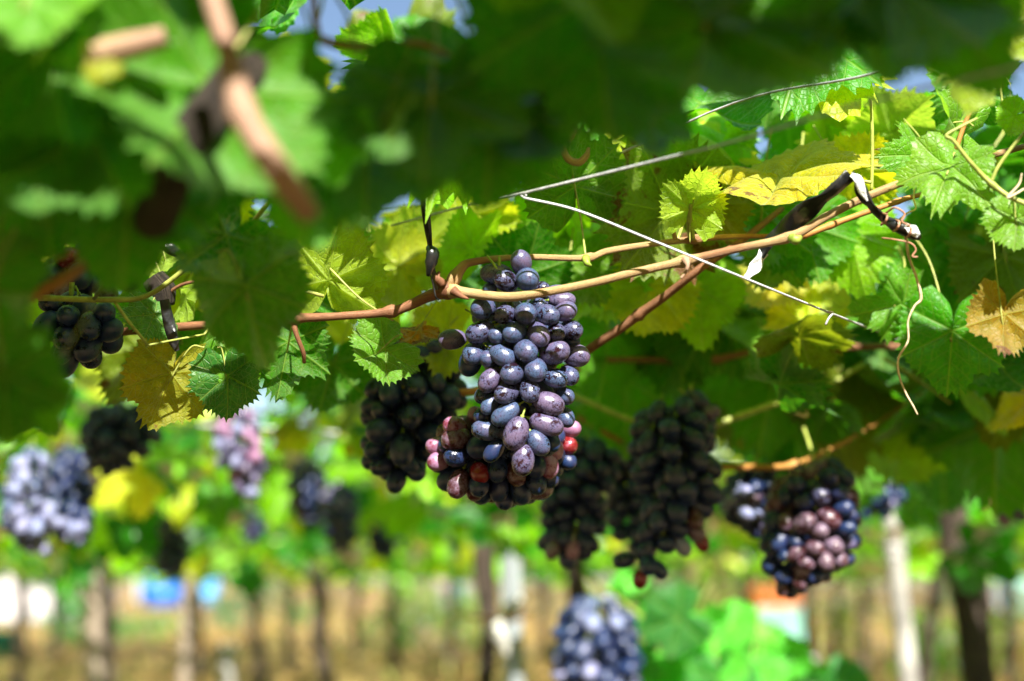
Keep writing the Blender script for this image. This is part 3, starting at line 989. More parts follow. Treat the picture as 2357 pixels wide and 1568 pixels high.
for i, (lab, rows, d) in enumerate([
        ('dark bunch right of the lilac-pink bunch', [(1065, 705, 30), (1110, 705, 46), (1160, 710, 40), (1200, 712, 18)], 3.0),
        ('dark bunch just right of and below the neighbouring dark bunch, near the middle', [(1120, 785, 28), (1170, 780, 44), (1220, 785, 38), (1268, 790, 16)], 3.3),
        ('black bunch hanging right above the strong blue tank', [(1190, 385, 30), (1240, 390, 44), (1290, 392, 40), (1325, 395, 18)], 3.5),
        ('black bunch deep in the leaves left of the grey concrete post', [(1205, 880, 26), (1240, 885, 40), (1280, 880, 24)], 3.8),
        ('dark bunch above the second thin trunk, left of the middle', [(1180, 580, 22), (1215, 585, 32), (1250, 585, 16)], 4.0),
        ('dark bunch with dull bloom beside the top of the white post', [(1085, 2020, 34), (1120, 2020, 60), (1155, 2020, 50), (1190, 2018, 22)], 2.4),
        ('dark bunch leaning on the forked trunk at the right', [(1060, 2190, 26), (1110, 2185, 36), (1160, 2150, 36), (1210, 2140, 18)], 3.3),
        ('purplish bunch at the right edge beside the forked trunk', [(1105, 2325, 30), (1140, 2325, 46), (1180, 2325, 40), (1200, 2325, 20)], 2.5)]):
    bunch(lab, rows, d, .0115, [D_, D_, D_, PU] if i != 7 else [PU, PK, D_], 50 + i, n=60, single=True)
bunch('big pale blue bunch hanging low at the bottom beside the bright green leaves', [(1385, 1375, 40), (1420, 1375, 85), (1480, 1372, 98), (1540, 1375, 98), (1600, 1380, 85), (1660, 1380, 50), (1700, 1385, 16)], 2.55, .0150, [PA, BL, D_, D_], 41, n=88,  # pale berries mixed among dark ones as painted highlights
      stem=[(1350, 1345), (1338, 1310)])

# ------------------------------------------------------------------ vines near the camera: canes and the leaves one can tell apart
def cane(parent, pts, w, mat, knots=None, name='cane', seg=10, steps=8):
    """pts: (px, py, depth); w: width in reading pixels at each point"""
    P = [at(*p) for p in pts]
    rad = [wi * p[2] / FPX / 2 for wi, p in zip(w, pts)]
    return MB().tube(P, rad, seg, steps, knots=knots).build(name, mat, parent)


def fd(d):
    return .62 + (d - .40) * .55


V_FORE = thing('grapevine', 'blurred grapevine shoot overhead nearest the camera, large dark leaves across the top of the picture', 'grapevine', at(640, 380, .46), 'grapevines')
V_LEFT = thing('grapevine', 'shaded grapevine at the left with a dark woody arm and a yellow-brown hanging leaf', 'grapevine', at(330, 540, 1.1), 'grapevines')
V_MAIN = thing('grapevine', 'sharp grapevine whose brown arm forks into two tan canes above the blue bunch', 'grapevine', at(1030, 670, 1.1), 'grapevines')
V_RIGHT = thing('grapevine', 'grapevine at the upper right with yellow-green shoots and bright hanging leaves', 'grapevine', at(2200, 380, 1.05), 'grapevines')
V_BACK = thing('grapevine', 'shaded grapevine behind the main one, orange-brown canes carrying the black bunches', 'grapevine', at(1640, 820, 1.6), 'grapevines')
V_MID = thing('grapevine', 'grapevine further back over the left half, seen as blurred bright leaves', 'grapevine', at(700, 950, 2.2), 'grapevines')

HEROES = {}


def hero(vine, px, py, d, w, tip, face, tint, variant, pitch=0, roll=0, stalk=None, label=None):
    size = w * d / FPX / 0.95
    a = math.radians(tip)
    t = R_ * math.cos(a) + U_ * math.sin(a)
    n = -F_ if face == 'upper' else F_.copy()
    M = Matrix.Rotation(math.radians(roll), 3, t)
    n = M @ n
    ax = t.cross(n).normalized()
    M = Matrix.Rotation(math.radians(pitch) * (1 if face == 'upper' else -1), 3, ax)
    t2, n2 = M @ t, M @ n
    pos = at(px, py, d) - t2 * (0.13 * size)
    o = leaf_object(vine, pos, frame(t2, n2), size, tint, variant, label)
    HEROES[vine] = HEROES.get(vine, 0) + 1
    if stalk:
        q = at(*stalk)
        m = pos.lerp(q, 0.5) + Vector((0, 0, 0.006)) - t2 * (0.05 * size)
    else:
        q = pos - t2 * size * 0.55 + Vector((rng.uniform(-.03, .03), rng.uniform(0, .04), 0.05))
        m = pos.lerp(q, 0.5) - t2 * 0.14 * size + Vector((rng.uniform(-.008, .008), 0, 0))
    k = 0.0014 * (size / .11)
    MB().tube([pos + t2 * 0.01, m, q], [k * .75, k * .8, k * .9], 6, 6).build('leaf_stalk', M_PETIOLE, o)
    return o


def sc(t, k, spots=None):
    return (t[0] * k, t[1] * k, t[2] * k, t[3] if spots is None else spots)


# the middle vine: arm and two canes
cane(V_MAIN, [(-150, 800, 1.22), (150, 775, 1.2), (420, 752, 1.15), (610, 741, 1.12), (680, 733, 1.11), (780, 728, 1.10), (905, 716, 1.10), (985, 683, 1.095), (1040, 664, 1.09)],
     [20, 20, 20, 17, 23, 18, 21, 26, 38], M_BROWN, [(0.5, 0.55, .012), (0.745, 0.6, .014), (0.97, 0.35, .03)], steps=10)
cane(V_MAIN, [(1030, 668, 1.09), (1060, 620, 1.09), (1090, 603, 1.095), (1200, 592, 1.105), (1345, 594, 1.12), (1400, 578, 1.13), (1500, 562, 1.14), (1600, 551, 1.15), (1680, 545, 1.16), (1790, 544, 1.18)],
     [28, 24, 18, 14, 15, 16, 14, 15, 13, 10], M_TAN, [(0.06, 0.3, .03), (0.46, 0.55, .015), (0.78, 0.6, .018)], steps=10)
cane(V_MAIN, [(1030, 668, 1.09), (1080, 675, 1.08), (1170, 684, 1.06), (1260, 672, 1.05), (1370, 650, 1.05), (1470, 625, 1.05), (1580, 600, 1.05), (1700, 572, 1.05), (1820, 545, 1.05), (1900, 500, 1.05), (1980, 460, 1.05), (2090, 415, 1.05), (2200, 378, 1.06), (2330, 345, 1.08), (2480, 300, 1.1)],
     [30, 24, 22, 20, 19, 19, 20, 18, 20, 20, 19, 18, 19, 14, 12], M_TAN, [(0.02, 0.3, .02), (0.425, 0.6, .010), (0.565, 0.35, .012), (0.86, 0.4, .010)], steps=10)
cane(V_MAIN, [(1845, 545, 1.07), (1930, 512, 1.07), (2020, 480, 1.07), (2120, 448, 1.08), (2250, 425, 1.10)], [16, 14, 13, 11, 8], M_ORANGE, [(0.2, .3, .03), (.62, .3, .03)])
# spurs, buds and dried ends on the canes
MB().tube([at(1020, 655, 1.085), at(1006, 640, 1.082), at(1012, 625, 1.083)], [.004, .003, .0008], 7, 4).tube([at(1042, 668, 1.08), at(1062, 682, 1.078), at(1080, 688, 1.078)], [.004, .002, .0008], 7, 4).build('bark_flake', M_BROWN, V_MAIN)
MB().tube([at(1348, 594, 1.118), at(1352, 606, 1.112), at(1362, 612, 1.112)], [.0035, .0028, .0006], 7, 4).build('bud', M_STALK, V_MAIN)
MB().tube([at(1822, 548, 1.045), at(1832, 552, 1.04), at(1845, 545, 1.04)], [.0036, .0042, .0015], 8, 4).build('bud', M_STALK, V_MAIN)
MB().tube([at(1578, 598, 1.045), at(1583, 612, 1.04), at(1576, 630, 1.04), at(1567, 641, 1.04)], [.0036, .0015, .001, .0012], 7, 5).build('tendril', M_ROSE, V_MAIN)
MB().tube([at(675, 738, 1.11), at(682, 770, 1.11), at(698, 812, 1.115), at(700, 835, 1.12)], [.003, .002, .0018, .0015], 7, 5).build('spur', M_BROWN, V_MAIN)
MB().tube([at(1555, 553, 1.145), at(1548, 520, 1.14), at(1545, 470, 1.14)], [.002, .0018, .0014], 7, 5).build('spur', M_TAN, V_MAIN)
MB().tube([at(1592, 548, 1.145), at(1587, 510, 1.13), at(1590, 470, 1.12)], [.0032, .0026, .0014], 7, 5).build('spur', M_STEM, V_MAIN)

hero(V_MAIN, 1500, 480, 1.22, 330, 172, 'under', (0.17, 0.24, .012, .62), 4, 8, 0, (1560, 552, 1.16), 'large dull green leaf with scorched red-brown edges')
hero(V_MAIN, 1596, 462, 1.12, 150, 84, 'under', (0.42, .60, .03, .0), 1, 18, 8, (1588, 560, 1.13), 'small bright yellow-green leaf standing up from the cane')
hero(V_MAIN, 1650, 490, 1.24, 180, 300, 'under', (0.36, .30, .02, .5), 5, 15, -10, None, 'olive yellow leaf with rusty edge')
hero(V_MAIN, 1318, 400, 1.17, 220, 100, 'under', (0.10, .26, .01, .25), 0, 10, 5, (1348, 590, 1.125))
hero(V_MAIN, 760, 615, 1.13, 235, 78, 'under', (0.44, .52, .025, .15), 6, 15, -8, (905, 738, 1.10), 'yellow-green leaf lit from above showing its veins')
MB().tube([at(745, 682, 1.125), at(700, 670, 1.12), at(650, 668, 1.12)], [.0015, .0014, .001], 6).build('leaf_stalk', M_PETIOLE, V_MAIN)
hero(V_MAIN, 660, 815, 1.16, 210, 268, 'under', G_DARK, 3, 10, 10, (682, 750, 1.11))
hero(V_MAIN, 872, 812, 1.14, 150, 215, 'upper', (0.16, .36, .02, .15), 2, 40, 10, (930, 780, 1.13), 'pale green leaf folded over the black bunch')
hero(V_MAIN, 1215, 610, 1.27, 190, 75, 'under', G_DARK, 0, 12, 0)
hero(V_MAIN, 1305, 632, 1.30, 200, 255, 'under', (0.13, .30, .012, .1), 7, 10, 10)
hero(V_MAIN, 1450, 330, 1.32, 210, 60, 'under', (.42, .50, .03, .1), 2, 35, 10, None)
hero(V_MAIN, 1750, 515, 1.28, 240, 255, 'under', G_MID, 4, 10, -12)
hero(V_MAIN, 1860, 545, 1.30, 210, 285, 'under', G_MID, 0, 12, 15)
hero(V_MAIN, 1780, 600, 1.33, 180, 250, 'under', (.15, .33, .01, .3), 3, 20, 10)
hero(V_MAIN, 1080, 555, 1.30, 170, 120, 'under', G_LIGHT, 5, 30, 15)
hero(V_MAIN, 985, 560, 1.34, 180, 40, 'under', (.4, .5, .03, .1), 2, 30, 0)
hero(V_MAIN, 900, 600, 1.32, 190, 150, 'under', (.45, .5, .03, .1), 1, 30, 15)
hero(V_MAIN, 1010, 780, 1.30, 170, 200, 'under', G_YEL, 7, 25, 10)
hero(V_MAIN, 960, 770, 1.17, 90, 240, 'under', RUST, 5, 30, 40, None, 'small dried rusty leaf')
hero(V_MAIN, 1100, 470, 1.32, 170, 70, 'under', G_YEL, 6, 25, -15)
hero(V_MAIN, 1230, 500, 1.4, 200, 110, 'under', G_LIGHT, 3, 15, 15)
hero(V_MAIN, 1390, 660, 1.36, 230, 290, 'under', G_LIGHT, 4, 20, 5)
hero(V_MAIN, 1490, 680, 1.34, 210, 250, 'under', G_YEL, 0, 25, 0)
hero(V_MAIN, 1610, 690, 1.38, 190, 275, 'under', G_LIGHT, 6, 15, 10)
hero(V_MAIN, 880, 680, 1.36, 200, 290, 'under', G_YEL, 3, 15, 10)
hero(V_MAIN, 1530, 620, 1.40, 200, 60, 'under', G_YEL, 2, 30, 10)

# broad leaves added in the sun's path to keep the black bunches shaded
for i, (px, py, d, t_, w) in enumerate([(950, 900, 1.32, .33, .15), (930, 990, 1.32, .36, .15), (970, 1060, 1.32, .40, .15), (900, 850, 1.32, .30, .13), (1330, 1080, 1.6, .46, .16), (1320, 1180, 1.6, .50, .16),
                                        (1340, 1240, 1.6, .56, .14), (1450, 1150, 1.78, .62, .16), (185, 765, 1.1, .30, .12), (280, 1010, 2.1, .62, .2), (300, 960, 2.1, .56, .2), (1560, 1020, 1.46, .46, .15), (1540, 1100, 1.46, .50, .14)]):
    Pq = at(px, py, d) + SUN * t_
    leaf_object(V_MAIN, Pq, frame(Vector((.3 * ((i % 3) - 1), -.6, -.5)), SUN + Vector((.15 * ((i % 2) * 2 - 1), .1, .1))), w, (G_MID, G_LIGHT, G_YEL)[i % 3], i)
    HEROES[V_MAIN] += 1

# right vine
cane(V_RIGHT, [(2480, 500, .98), (2357, 468, .99), (2290, 430, 1.0), (2235, 375, 1.0), (2195, 325, 1.0), (2178, 312, 1.0), (2215, 290, 1.0), (2250, 272, 1.0)], [13, 12, 12, 10, 9, 8, 7, 5], M_STEM, [(.3, .5, .02)])
cane(V_RIGHT, [(2200, 345, 1.05), (2225, 275, 1.05), (2262, 205, 1.05), (2320, 80, 1.05), (2360, -40, 1.05)], [11, 11, 10, 10, 9], M_ORANGE)
cane(V_RIGHT, [(2282, 418, 1.0), (2300, 380, 1.0), (2345, 320, 1.0), (2400, 260, 1.0)], [9, 8, 8, 6], M_STEM)
cane(V_RIGHT, [(2006, 440, 1.12), (2008, 360, 1.12), (2007, 280, 1.12), (2003, 210, 1.12)], [8, 8, 8, 7], M_STEM)
cane(V_RIGHT, [(2310, 260, 1.1), (2300, 160, 1.1), (2312, 60, 1.08)], [6, 6, 5], M_STEM)
MB().tube([at(2108, 420, 1.06), at(2103, 455, 1.055), at(2108, 480, 1.05), at(2090, 490, 1.05), at(2070, 505, 1.05)], [.0008, .0007, .0007, .0007, .0006], 6).build('tendril', M_TENDRIL, V_RIGHT)
MB().tube([at(2357, 435, .99), at(2335, 448, .985), at(2318, 455, .985), at(2345, 425, .985), at(2352, 400, .985)], [.0008] * 4 + [.0005], 6).build('tendril', M_TENDRIL, V_RIGHT)
# the long dry tendril hanging from the knotted tie
MB().tube([at(2070, 530, 1.05), at(2085, 545, 1.045), at(2092, 590, 1.045), at(2110, 640, 1.045), at(2120, 687, 1.045), at(2105, 705, 1.045), at(2090, 740, 1.045), at(2090, 785, 1.045), at(2068, 825, 1.045), at(2070, 865, 1.045), at(2085, 905, 1.045), at(2102, 935, 1.045), at(2112, 955, 1.045)],
          [.0016, .0013, .0011, .0010, .0013, .0009, .0008, .0008, .0008, .0008, .0007, .0007, .0006], 6).build('tendril', M_TENDRIL, V_RIGHT)

hero(V_RIGHT, 1845, 398, 1.15, 360, 8, 'upper', (0.62, .52, .02, .40), 0, 6, -71, (2005, 420, 1.10), 'yellow leaf with pink-brown spots lying almost edge on')
hero(V_RIGHT, 2180, 400, 1.02, 210, 255, 'upper', (.20, .42, .02, .0), 5, 35, 25, (2200, 375, 1.05), 'bright green folded leaf hanging from the cane')
hero(V_RIGHT, 2340, 520, 1.0, 130, 265, 'upper', (.18, .42, .02, 0), 2, 20, 20, (2330, 460, 1.0))
hero(V_RIGHT, 2310, 745, 1.02, 180, 255, 'under', (.44, .24, .02, .5), 4, 12, 0, None, 'rusty orange and green leaf at the right edge')
hero(V_RIGHT, 2190, 790, 1.22, 220, 265, 'upper', G_MID, 0, 12, 15)
hero(V_RIGHT, 2060, 705, 1.24, 180, 190, 'upper', (.13, .36, .012, 0), 3, 25, -20)
hero(V_RIGHT, 2260, 15, .86, 360, 125, 'under', (.46, .56, .03, .1), 7, 20, 10, (2310, 200, .95), 'pale yellow-green leaf in the top right corner with clear veins')
hero(V_RIGHT, 2190, 285, 1.06, 190, 170, 'upper', (.17, .40, .015, 0), 6, 45, 20, (2240, 290, 1.05))
hero(V_RIGHT, 2325, 270, 1.02, 80, 200, 'upper', G_LIGHT, 2, 10, 0)
hero(V_RIGHT, 1840, 175, 1.38, 200, 95, 'under', (.40, .52, .04, .1), 6, 25, 15)
hero(V_RIGHT, 1905, 235, 1.34, 210, 60, 'under', G_LIGHT, 1, 40, 20)
hero(V_RIGHT, 1955, 300, 1.36, 230, 130, 'under', (.44, .55, .04, .08), 7, 20, -10)
hero(V_RIGHT, 1790, 235, 1.30, 130, 320, 'upper', (.08, .24, .03, 0), 2, 40, 30)
hero(V_RIGHT, 2070, 290, 1.3, 220, 60, 'under', (.34, .52, .03, 0), 4, 25, 10)
hero(V_RIGHT, 1715, 280, 1.28, 130, 110, 'under', G_LIGHT, 5, 25, 30)
hero(V_RIGHT, 1640, 330, 1.34, 190, 100, 'under', G_YEL, 3, 25, 10)
hero(V_RIGHT, 2110, 360, 1.14, 150, 185, 'upper', (.15, .38, .015, .2), 1, 50, 10)
hero(V_RIGHT, 2000, 390, 1.22, 170, 20, 'under', G_YEL, 0, 40, 30)
hero(V_RIGHT, 1600, 400, 1.26, 110, 30, 'upper', (.05, .20, .05, 0), 6, 10, 20)
hero(V_RIGHT, 2240, 180, 1.2, 230, 100, 'under', G_MID, 3, 20, 10)
hero(V_RIGHT, 1960, 560, 1.3, 210, 285, 'under', G_LIGHT, 6, 20, 15)
hero(V_RIGHT, 2075, 590, 1.34, 190, 270, 'under', G_MID, 2, 15, -10)
hero(V_RIGHT, 2200, 570, 1.36, 260, 250, 'upper', G_MID, 4, 15, 10)
hero(V_RIGHT, 2320, 620, 1.34, 240, 280, 'under', (.2, .28, .015, .5), 0, 15, 0)
hero(V_RIGHT, 1880, 700, 1.42, 170, 280, 'under', (.55, .6, .05, .05), 3, 20, 10)
hero(V_RIGHT, 1775, 650, 1.40, 170, 240, 'under', YEL, 5, 25, 20)

# left vine
cane(V_LEFT, [(600, 120, .70), (500, 240, .66), (430, 330, .645), (390, 420, .66), (345, 530, .72), (290, 640, .86)], [110, 108, 105, 100, 95, 70], M_TRUNK, steps=8, seg=14)
cane(V_LEFT, [(690, 380, 1.0), (615, 470, 1.02), (560, 535, 1.03), (500, 575, 1.04), (440, 610, 1.05), (340, 680, 1.06), (250, 690, 1.06), (90, 686, 1.07)], [9, 10, 12, 13, 12, 12, 14, 14], M_STEM, [(.42, .4, .02)])
cane(V_LEFT, [(265, 696, 1.06), (300, 745, 1.06), (335, 788, 1.07), (338, 800, 1.07)], [8, 8, 7, 6], M_STEM)
cane(V_LEFT, [(340, 795, 1.07), (390, 785, 1.08), (470, 770, 1.10)], [6, 5, 5], M_STEM)
cane(V_LEFT, [(60, 690, .8), (140, 645, .8), (220, 590, .82)], [26, 30, 26], M_ORANGE)
cane(V_LEFT, [(370, 690, 1.14), (420, 655, 1.13), (500, 640, 1.12), (560, 610, 1.1)], [9, 8, 8, 6], M_BROWN)
MB().tube([at(352, 640, 1.14), at(372, 670, 1.14), at(380, 705, 1.14)], [.010, .012, .008], 10, 4).build('spur', M_TRUNK, V_LEFT)
MB().tube([at(558, 548, 1.05), at(590, 560, 1.05), at(610, 572, 1.05), at(625, 585, 1.05)], [.0035, .0045, .005, .003], 8, 4).build('spur', M_TAN, V_LEFT)
MB().tube([at(498, 544, 1.05), at(530, 548, 1.05)], [.0035, .003], 8, 4).build('spur', M_TAN, V_LEFT)
hero(V_LEFT, 385, 885, 1.13, 200, 252, 'under', (.40, .33, .02, .30), 0, 6, 6, (470, 800, 1.12), 'yellow-brown leaf hanging tip down')
hero(V_LEFT, 525, 885, 1.11, 150, 278, 'upper', (.05, .20, .03, .05), 2, 8, 12, (500, 800, 1.11), 'dark blue-green leaf hanging beside the yellow-brown one')
hero(V_LEFT, 515, 790, 1.12, 210, 300, 'upper', (.16, .40, .03, 0), 4, 48, 20, (470, 770, 1.10), 'sunlit green leaf spread above the yellow-brown one')
hero(V_LEFT, 340, 725, 1.12, 120, 200, 'upper', (.10, .28, .05, 0), 7, 40, 20)
hero(V_LEFT, 430, 700, 1.16, 110, 300, 'under', (.36, .50, .03, 0), 5, 25, 40)
hero(V_LEFT, 380, 595, 1.16, 120, 300, 'under', (.36, .55, .03, 0), 1, 30, 20)
hero(V_LEFT, 572, 690, .86, 265, 285, 'under', (.06, .24, .006, 0), 6, 14, 10, (500, 580, .9), 'dark green leaf, slightly blurred, in front of the brown arm')
hero(V_LEFT, 500, 560, .92, 220, 230, 'under', G_DARK, 3, 20, 10)
hero(V_LEFT, 480, 450, 1.25, 200, 80, 'under', G_YEL, 1, 25, 10)
hero(V_LEFT, 600, 780, 1.22, 170, 270, 'under', G_DARK, 4, 15, 5)
hero(V_LEFT, 420, 830, 1.3, 200, 285, 'under', G_MID, 6, 15, 5)
hero(V_LEFT, 310, 830, 1.4, 220, 250, 'under', OLIVE, 3, 15, 5)
hero(V_LEFT, 760, 860, 1.4, 180, 260, 'under', G_DARK, 0, 20, 5)

# the vine nearest the camera
cane(V_FORE, [(470, -60, .60), (520, 100, .59), (556, 250, .578), (610, 350, .574), (665, 430, .574), (715, 500, .58)], [48, 52, 66, 70, 68, 52], M_ROSE, [(.42, .18, .03)])
cane(V_FORE, [(200, 130, fd(.42)), (290, 108, fd(.42)), (380, 85, fd(.42))], [66, 62, 48], M_ROSE, name='cut_stub')
cane(V_FORE, [(720, -40, fd(.62)), (728, 60, fd(.62)), (750, 95, fd(.62)), (860, 110, fd(.62)), (980, 105, fd(.62)), (1100, 180, fd(.62)), (1230, 300, fd(.62))], [16, 18, 22, 24, 20, 14, 12], M_ORANGE)
FL = [(1370, 60, .50, 560, 268, 0), (1620, 90, .48, 560, 262, 1), (1875, -50, .52, 560, 275, 4), (2080, -20, .50, 520, 285, 3), (2215, 50, .52, 300, 300, 6),
      (990, 260, .50, 420, 272, 7), (1130, 300, .56, 330, 265, 2), (720, 400, .56, 380, 255, 3), (850, 350, .56, 400, 280, 0), (560, 330, .60, 360, 250, 5), (455, 250, .46, 600, 240, 4),
      (150, 330, .50, 560, 250, 1), (110, 440, .62, 340, 285, 0), (250, 470, .70, 300, 260, 4), (10, 890, .48, 250, 275, 7), (-30, 700, .56, 280, 300, 2), (60, 940, .52, 200, 255, 3), 
      (1130, 210, .6, 380, 280, 2), (300, 420, .55, 420, 265, 6), (400, 430, .72, 260, 285, 2), (1500, 290, .6, 170, 268, 7), (1400, 240, .58, 200, 262, 3),
      (980, 400, .62, 150, 272, 5), (60, 160, .48, 480, 230, 5), (330, 40, .52, 520, 250, 3), (2000, 70, .54, 300, 262, 7), (1225, 290, .58, 260, 268, 4), (1780, 10, .5, 420, 255, 6)]
for i, (px, py, d, w, tip, v) in enumerate(FL):
    hero(V_FORE, px, py, fd(d), w, tip, 'under', ((.038, .29, .001, 0), (.08, .37, .001, 0), (.026, .22, .001, 0))[(i * 7) % 3], v, 14 + (i * 13) % 22, ((i * 29) % 40) - 20)
hero(V_FORE, 790, 350, fd(.5), 180, 285, 'under', (.14, .50, .006, 0), 7, 30, 30, None, 'small bright sunlit leaf beside the blurred brown cane')
hero(V_FORE, 885, 275, fd(.5), 150, 300, 'under', (.22, .42, .02, 0), 2, 60, 30)
hero(V_FORE, 55, 25, fd(.4), 330, 250, 'under', (.18, .56, .01, 0), 4, 30, 10, None, 'bright green blurred leaf in the top left corner')
hero(V_FORE, 225, 150, fd(.41), 90, 230, 'upper', (.5, .45, .03, .1), 1, 30, 20)

# back right vine
cane(V_BACK, [(1290, 860, 1.28), (1355, 805, 1.25), (1430, 755, 1.23), (1470, 725, 1.22), (1540, 675, 1.20), (1620, 612, 1.18), (1700, 560, 1.2), (1800, 480, 1.26)], [20, 21, 22, 24, 20, 19, 18, 14], M_BROWN, [(.43, .35, .015)])
cane(V_BACK, [(1330, 830, 1.62), (1450, 828, 1.62), (1600, 832, 1.62), (1640, 830, 1.6), (1740, 808, 1.58), (1860, 800, 1.57), (2050, 798, 1.56), (2200, 795, 1.56), (2420, 815, 1.55)], [14, 14, 17, 19, 16, 18, 15, 14, 12], M_BROWN, [(.38, .4, .02), (.62, .35, .02)])
cane(V_BACK, [(900, 895, 1.3), (980, 903, 1.3), (1040, 905, 1.3), (1110, 898, 1.3), (1240, 880, 1.34), (1330, 850, 1.45)], [18, 20, 18, 18, 17, 16], M_ORANGE)
cane(V_BACK, [(1300, 900, 1.6), (1400, 945, 1.56), (1480, 975, 1.54), (1600, 990, 1.55), (1690, 962, 1.56), (1780, 930, 1.58), (1900, 890, 1.6), (2000, 830, 1.6)], [12, 13, 14, 14, 15, 14, 12, 11], M_STEM, [(.6, .3, .02)])
cane(V_BACK, [(1330, 960, 1.72), (1400, 1000, 1.7), (1460, 1030, 1.7), (1560, 1060, 1.66), (1650, 1074, 1.62), (1740, 1076, 1.6), (1820, 1072, 1.58), (1900, 1040, 1.6), (2000, 985, 1.64), (2130, 900, 1.7)], [12, 12, 12, 13, 15, 16, 15, 11, 9, 8], M_ORANGE, [(.68, .7, .018)])
cane(V_BACK, [(1880, 1112, 1.52), (1875, 1070, 1.53), (1862, 1020, 1.55), (1850, 985, 1.58)], [8, 8, 8, 8], M_STEM)
cane(V_BACK, [(2035, 825, 1.5), (2100, 865, 1.5), (2190, 930, 1.5)], [9, 8, 6], M_STEM)
cane(V_BACK, [(2000, 1118, 2.0), (2080, 1110, 2.0), (2160, 1070, 2.0), (2235, 1020, 2.0), (2330, 940, 2.0)], [10, 10, 9, 9, 8], M_BROWN)
cane(V_BACK, [(2090, 1028, 1.9), (2150, 1015, 1.9), (2215, 985, 1.9)], [14, 13, 12], M_BROWN)
MB().tube([at(1822, 938, 1.45), at(1830, 950, 1.45), at(1845, 956, 1.45), at(1858, 958, 1.45), at(1856, 945, 1.45)], [.0016] * 4 + [.001], 6).build('tendril', M_TENDRIL, V_BACK)
MB().tube([at(2256, 1172, 1.45), at(2270, 1172, 1.45), at(2280, 1160, 1.45), at(2278, 1145, 1.45)], [.0008] * 4, 6).build('tendril', M_TENDRIL, V_BACK)
BL_ = [(1780, 860, 1.72, 360, 250), (1560, 800, 1.66, 280, 280), (1440, 900, 1.7, 250, 270), (1930, 930, 1.75, 320, 255), (2070, 1010, 1.85, 300, 265), (2290, 1010, 1.7, 330, 262), (1660, 740, 1.6, 260, 300),
       (1500, 900, 1.85, 240, 250), (1690, 900, 1.85, 260, 275), (2210, 920, 1.8, 260, 285), (1400, 790, 1.62, 240, 255), (1350, 960, 1.95, 220, 280), (1800, 980, 1.95, 280, 270), (1980, 860, 1.7, 240, 280),
       (2120, 940, 1.72, 240, 240), (1900, 780, 1.66, 230, 265), (2030, 760, 1.62, 220, 250), (1840, 1010, 1.9, 240, 300), (2340, 880, 1.6, 260, 250), (1750, 760, 1.6, 220, 255), (1600, 920, 1.9, 240, 265), (2170, 1060, 2.1, 220, 270), (1950, 1040, 2.1, 240, 280)]
for i, (px, py, d, w, tip) in enumerate(BL_):
    hero(V_BACK, px, py, d, w, tip, 'under', sc((G_MID, G_DARK, G_MID, OLIVE, G_LIGHT)[i % 5], .95, .15 if i % 5 == 3 else 0), (i * 3) % 8, 8 + (i * 17) % 25, ((i * 31) % 44) - 22)

# ------------------------------------------------------------------ the canopy: leaves scattered through the pergola roof
SUNLIT = []                                                   # gaps in the roof: places the sun reaches in the photograph


def lit(px, py, d, r):
    SUNLIT.append((np.array(at(px, py, d)), r))


lit(1210, 650, 1.09, .055); lit(1200, 770, 1.08, .075); lit(1200, 900, 1.08, .065); lit(1190, 1020, 1.08, .055); lit(1070, 780, 1.08, .03)
for k in range(14):
    lit(1090 + k * 90, 640 - k * 26, 1.05, .022)
for x, y in ((1200, 592), (1345, 594), (1500, 562), (1640, 548), (1720, 600), (1330, 500), (1500, 560), (1960, 400), (1850, 500), (2080, 530), (1730, 630)):
    lit(x, y, 1.1, .022)
lit(1850, 410, 1.06, .05); lit(2180, 395, 1.02, .045); lit(1596, 462, 1.12, .03); lit(2340, 510, 1.0, .03); lit(2110, 660, 1.045, .01); lit(2080, 850, 1.045, .012)
lit(760, 610, 1.13, .05); lit(690, 735, 1.1, .015); lit(800, 728, 1.1, .014); lit(520, 785, 1.12, .05); lit(145, 812, 1.08, .012); lit(155, 722, 1.08, .008)
lit(1020, 1010, 1.15, .022); lit(1290, 1030, 1.15, .03); lit(1105, 1087, 1.15, .01); lit(1260, 1080, 1.15, .016)
lit(1890, 1240, 1.48, .060); lit(1830, 1190, 1.48, .02); lit(1900, 1270, 1.48, .04); lit(1600, 1235, 1.42, .025); lit(1715, 1160, 1.7, .03); lit(1635, 950, 1.44, .010); lit(1318, 1265, 1.55, .012); lit(1365, 1165, 1.55, .008)
lit(1740, 950, 1.57, .02); lit(1650, 980, 1.56, .02); lit(1760, 1075, 1.6, .03); lit(1920, 798, 1.56, .015)
lit(65, 1130, 2.4, .09); lit(80, 1220, 2.4, .09); lit(170, 1220, 2.5, .05); lit(545, 1000, 2.45, .07); lit(555, 1080, 2.45, .06)
lit(1335, 1440, 2.5, .06); lit(1400, 1500, 2.5, .11); lit(1400, 1620, 2.5, .08); lit(1620, 1480, 2.6, .14); lit(1740, 1450, 2.6, .14); lit(1830, 1510, 2.6, .12); lit(1460, 1340, 2.6, .07)
lit(775, 340, fd(.45), .022); lit(60, 20, fd(.4), .03); lit(650, 410, .575, .006); lit(600, 330, .575, .004); lit(290, 110, fd(.42), .012); lit(225, 140, fd(.41), .01)
for x, y in ((1690, 45), (620, 245)):
    lit(x, y, .70, .012)
lit(1175, 1160, 4.0, .07); lit(1150, 1425, 4.0, .05); lit(2215, 1150, 3.5, .06); lit(2235, 1220, 3.5, .05); lit(2240, 1280, 3.5, .05); lit(2060, 1260, 4.4, .12); lit(2080, 1480, 4.4, .2)
lit(1840, 175, 1.38, .05); lit(1955, 300, 1.36, .05); lit(2070, 290, 1.3, .05); lit(2260, 20, .86, .06); lit(1450, 330, 1.32, .05); lit(1690, 260, 1.1, .03); lit(1900, 190, 1.1, .03)
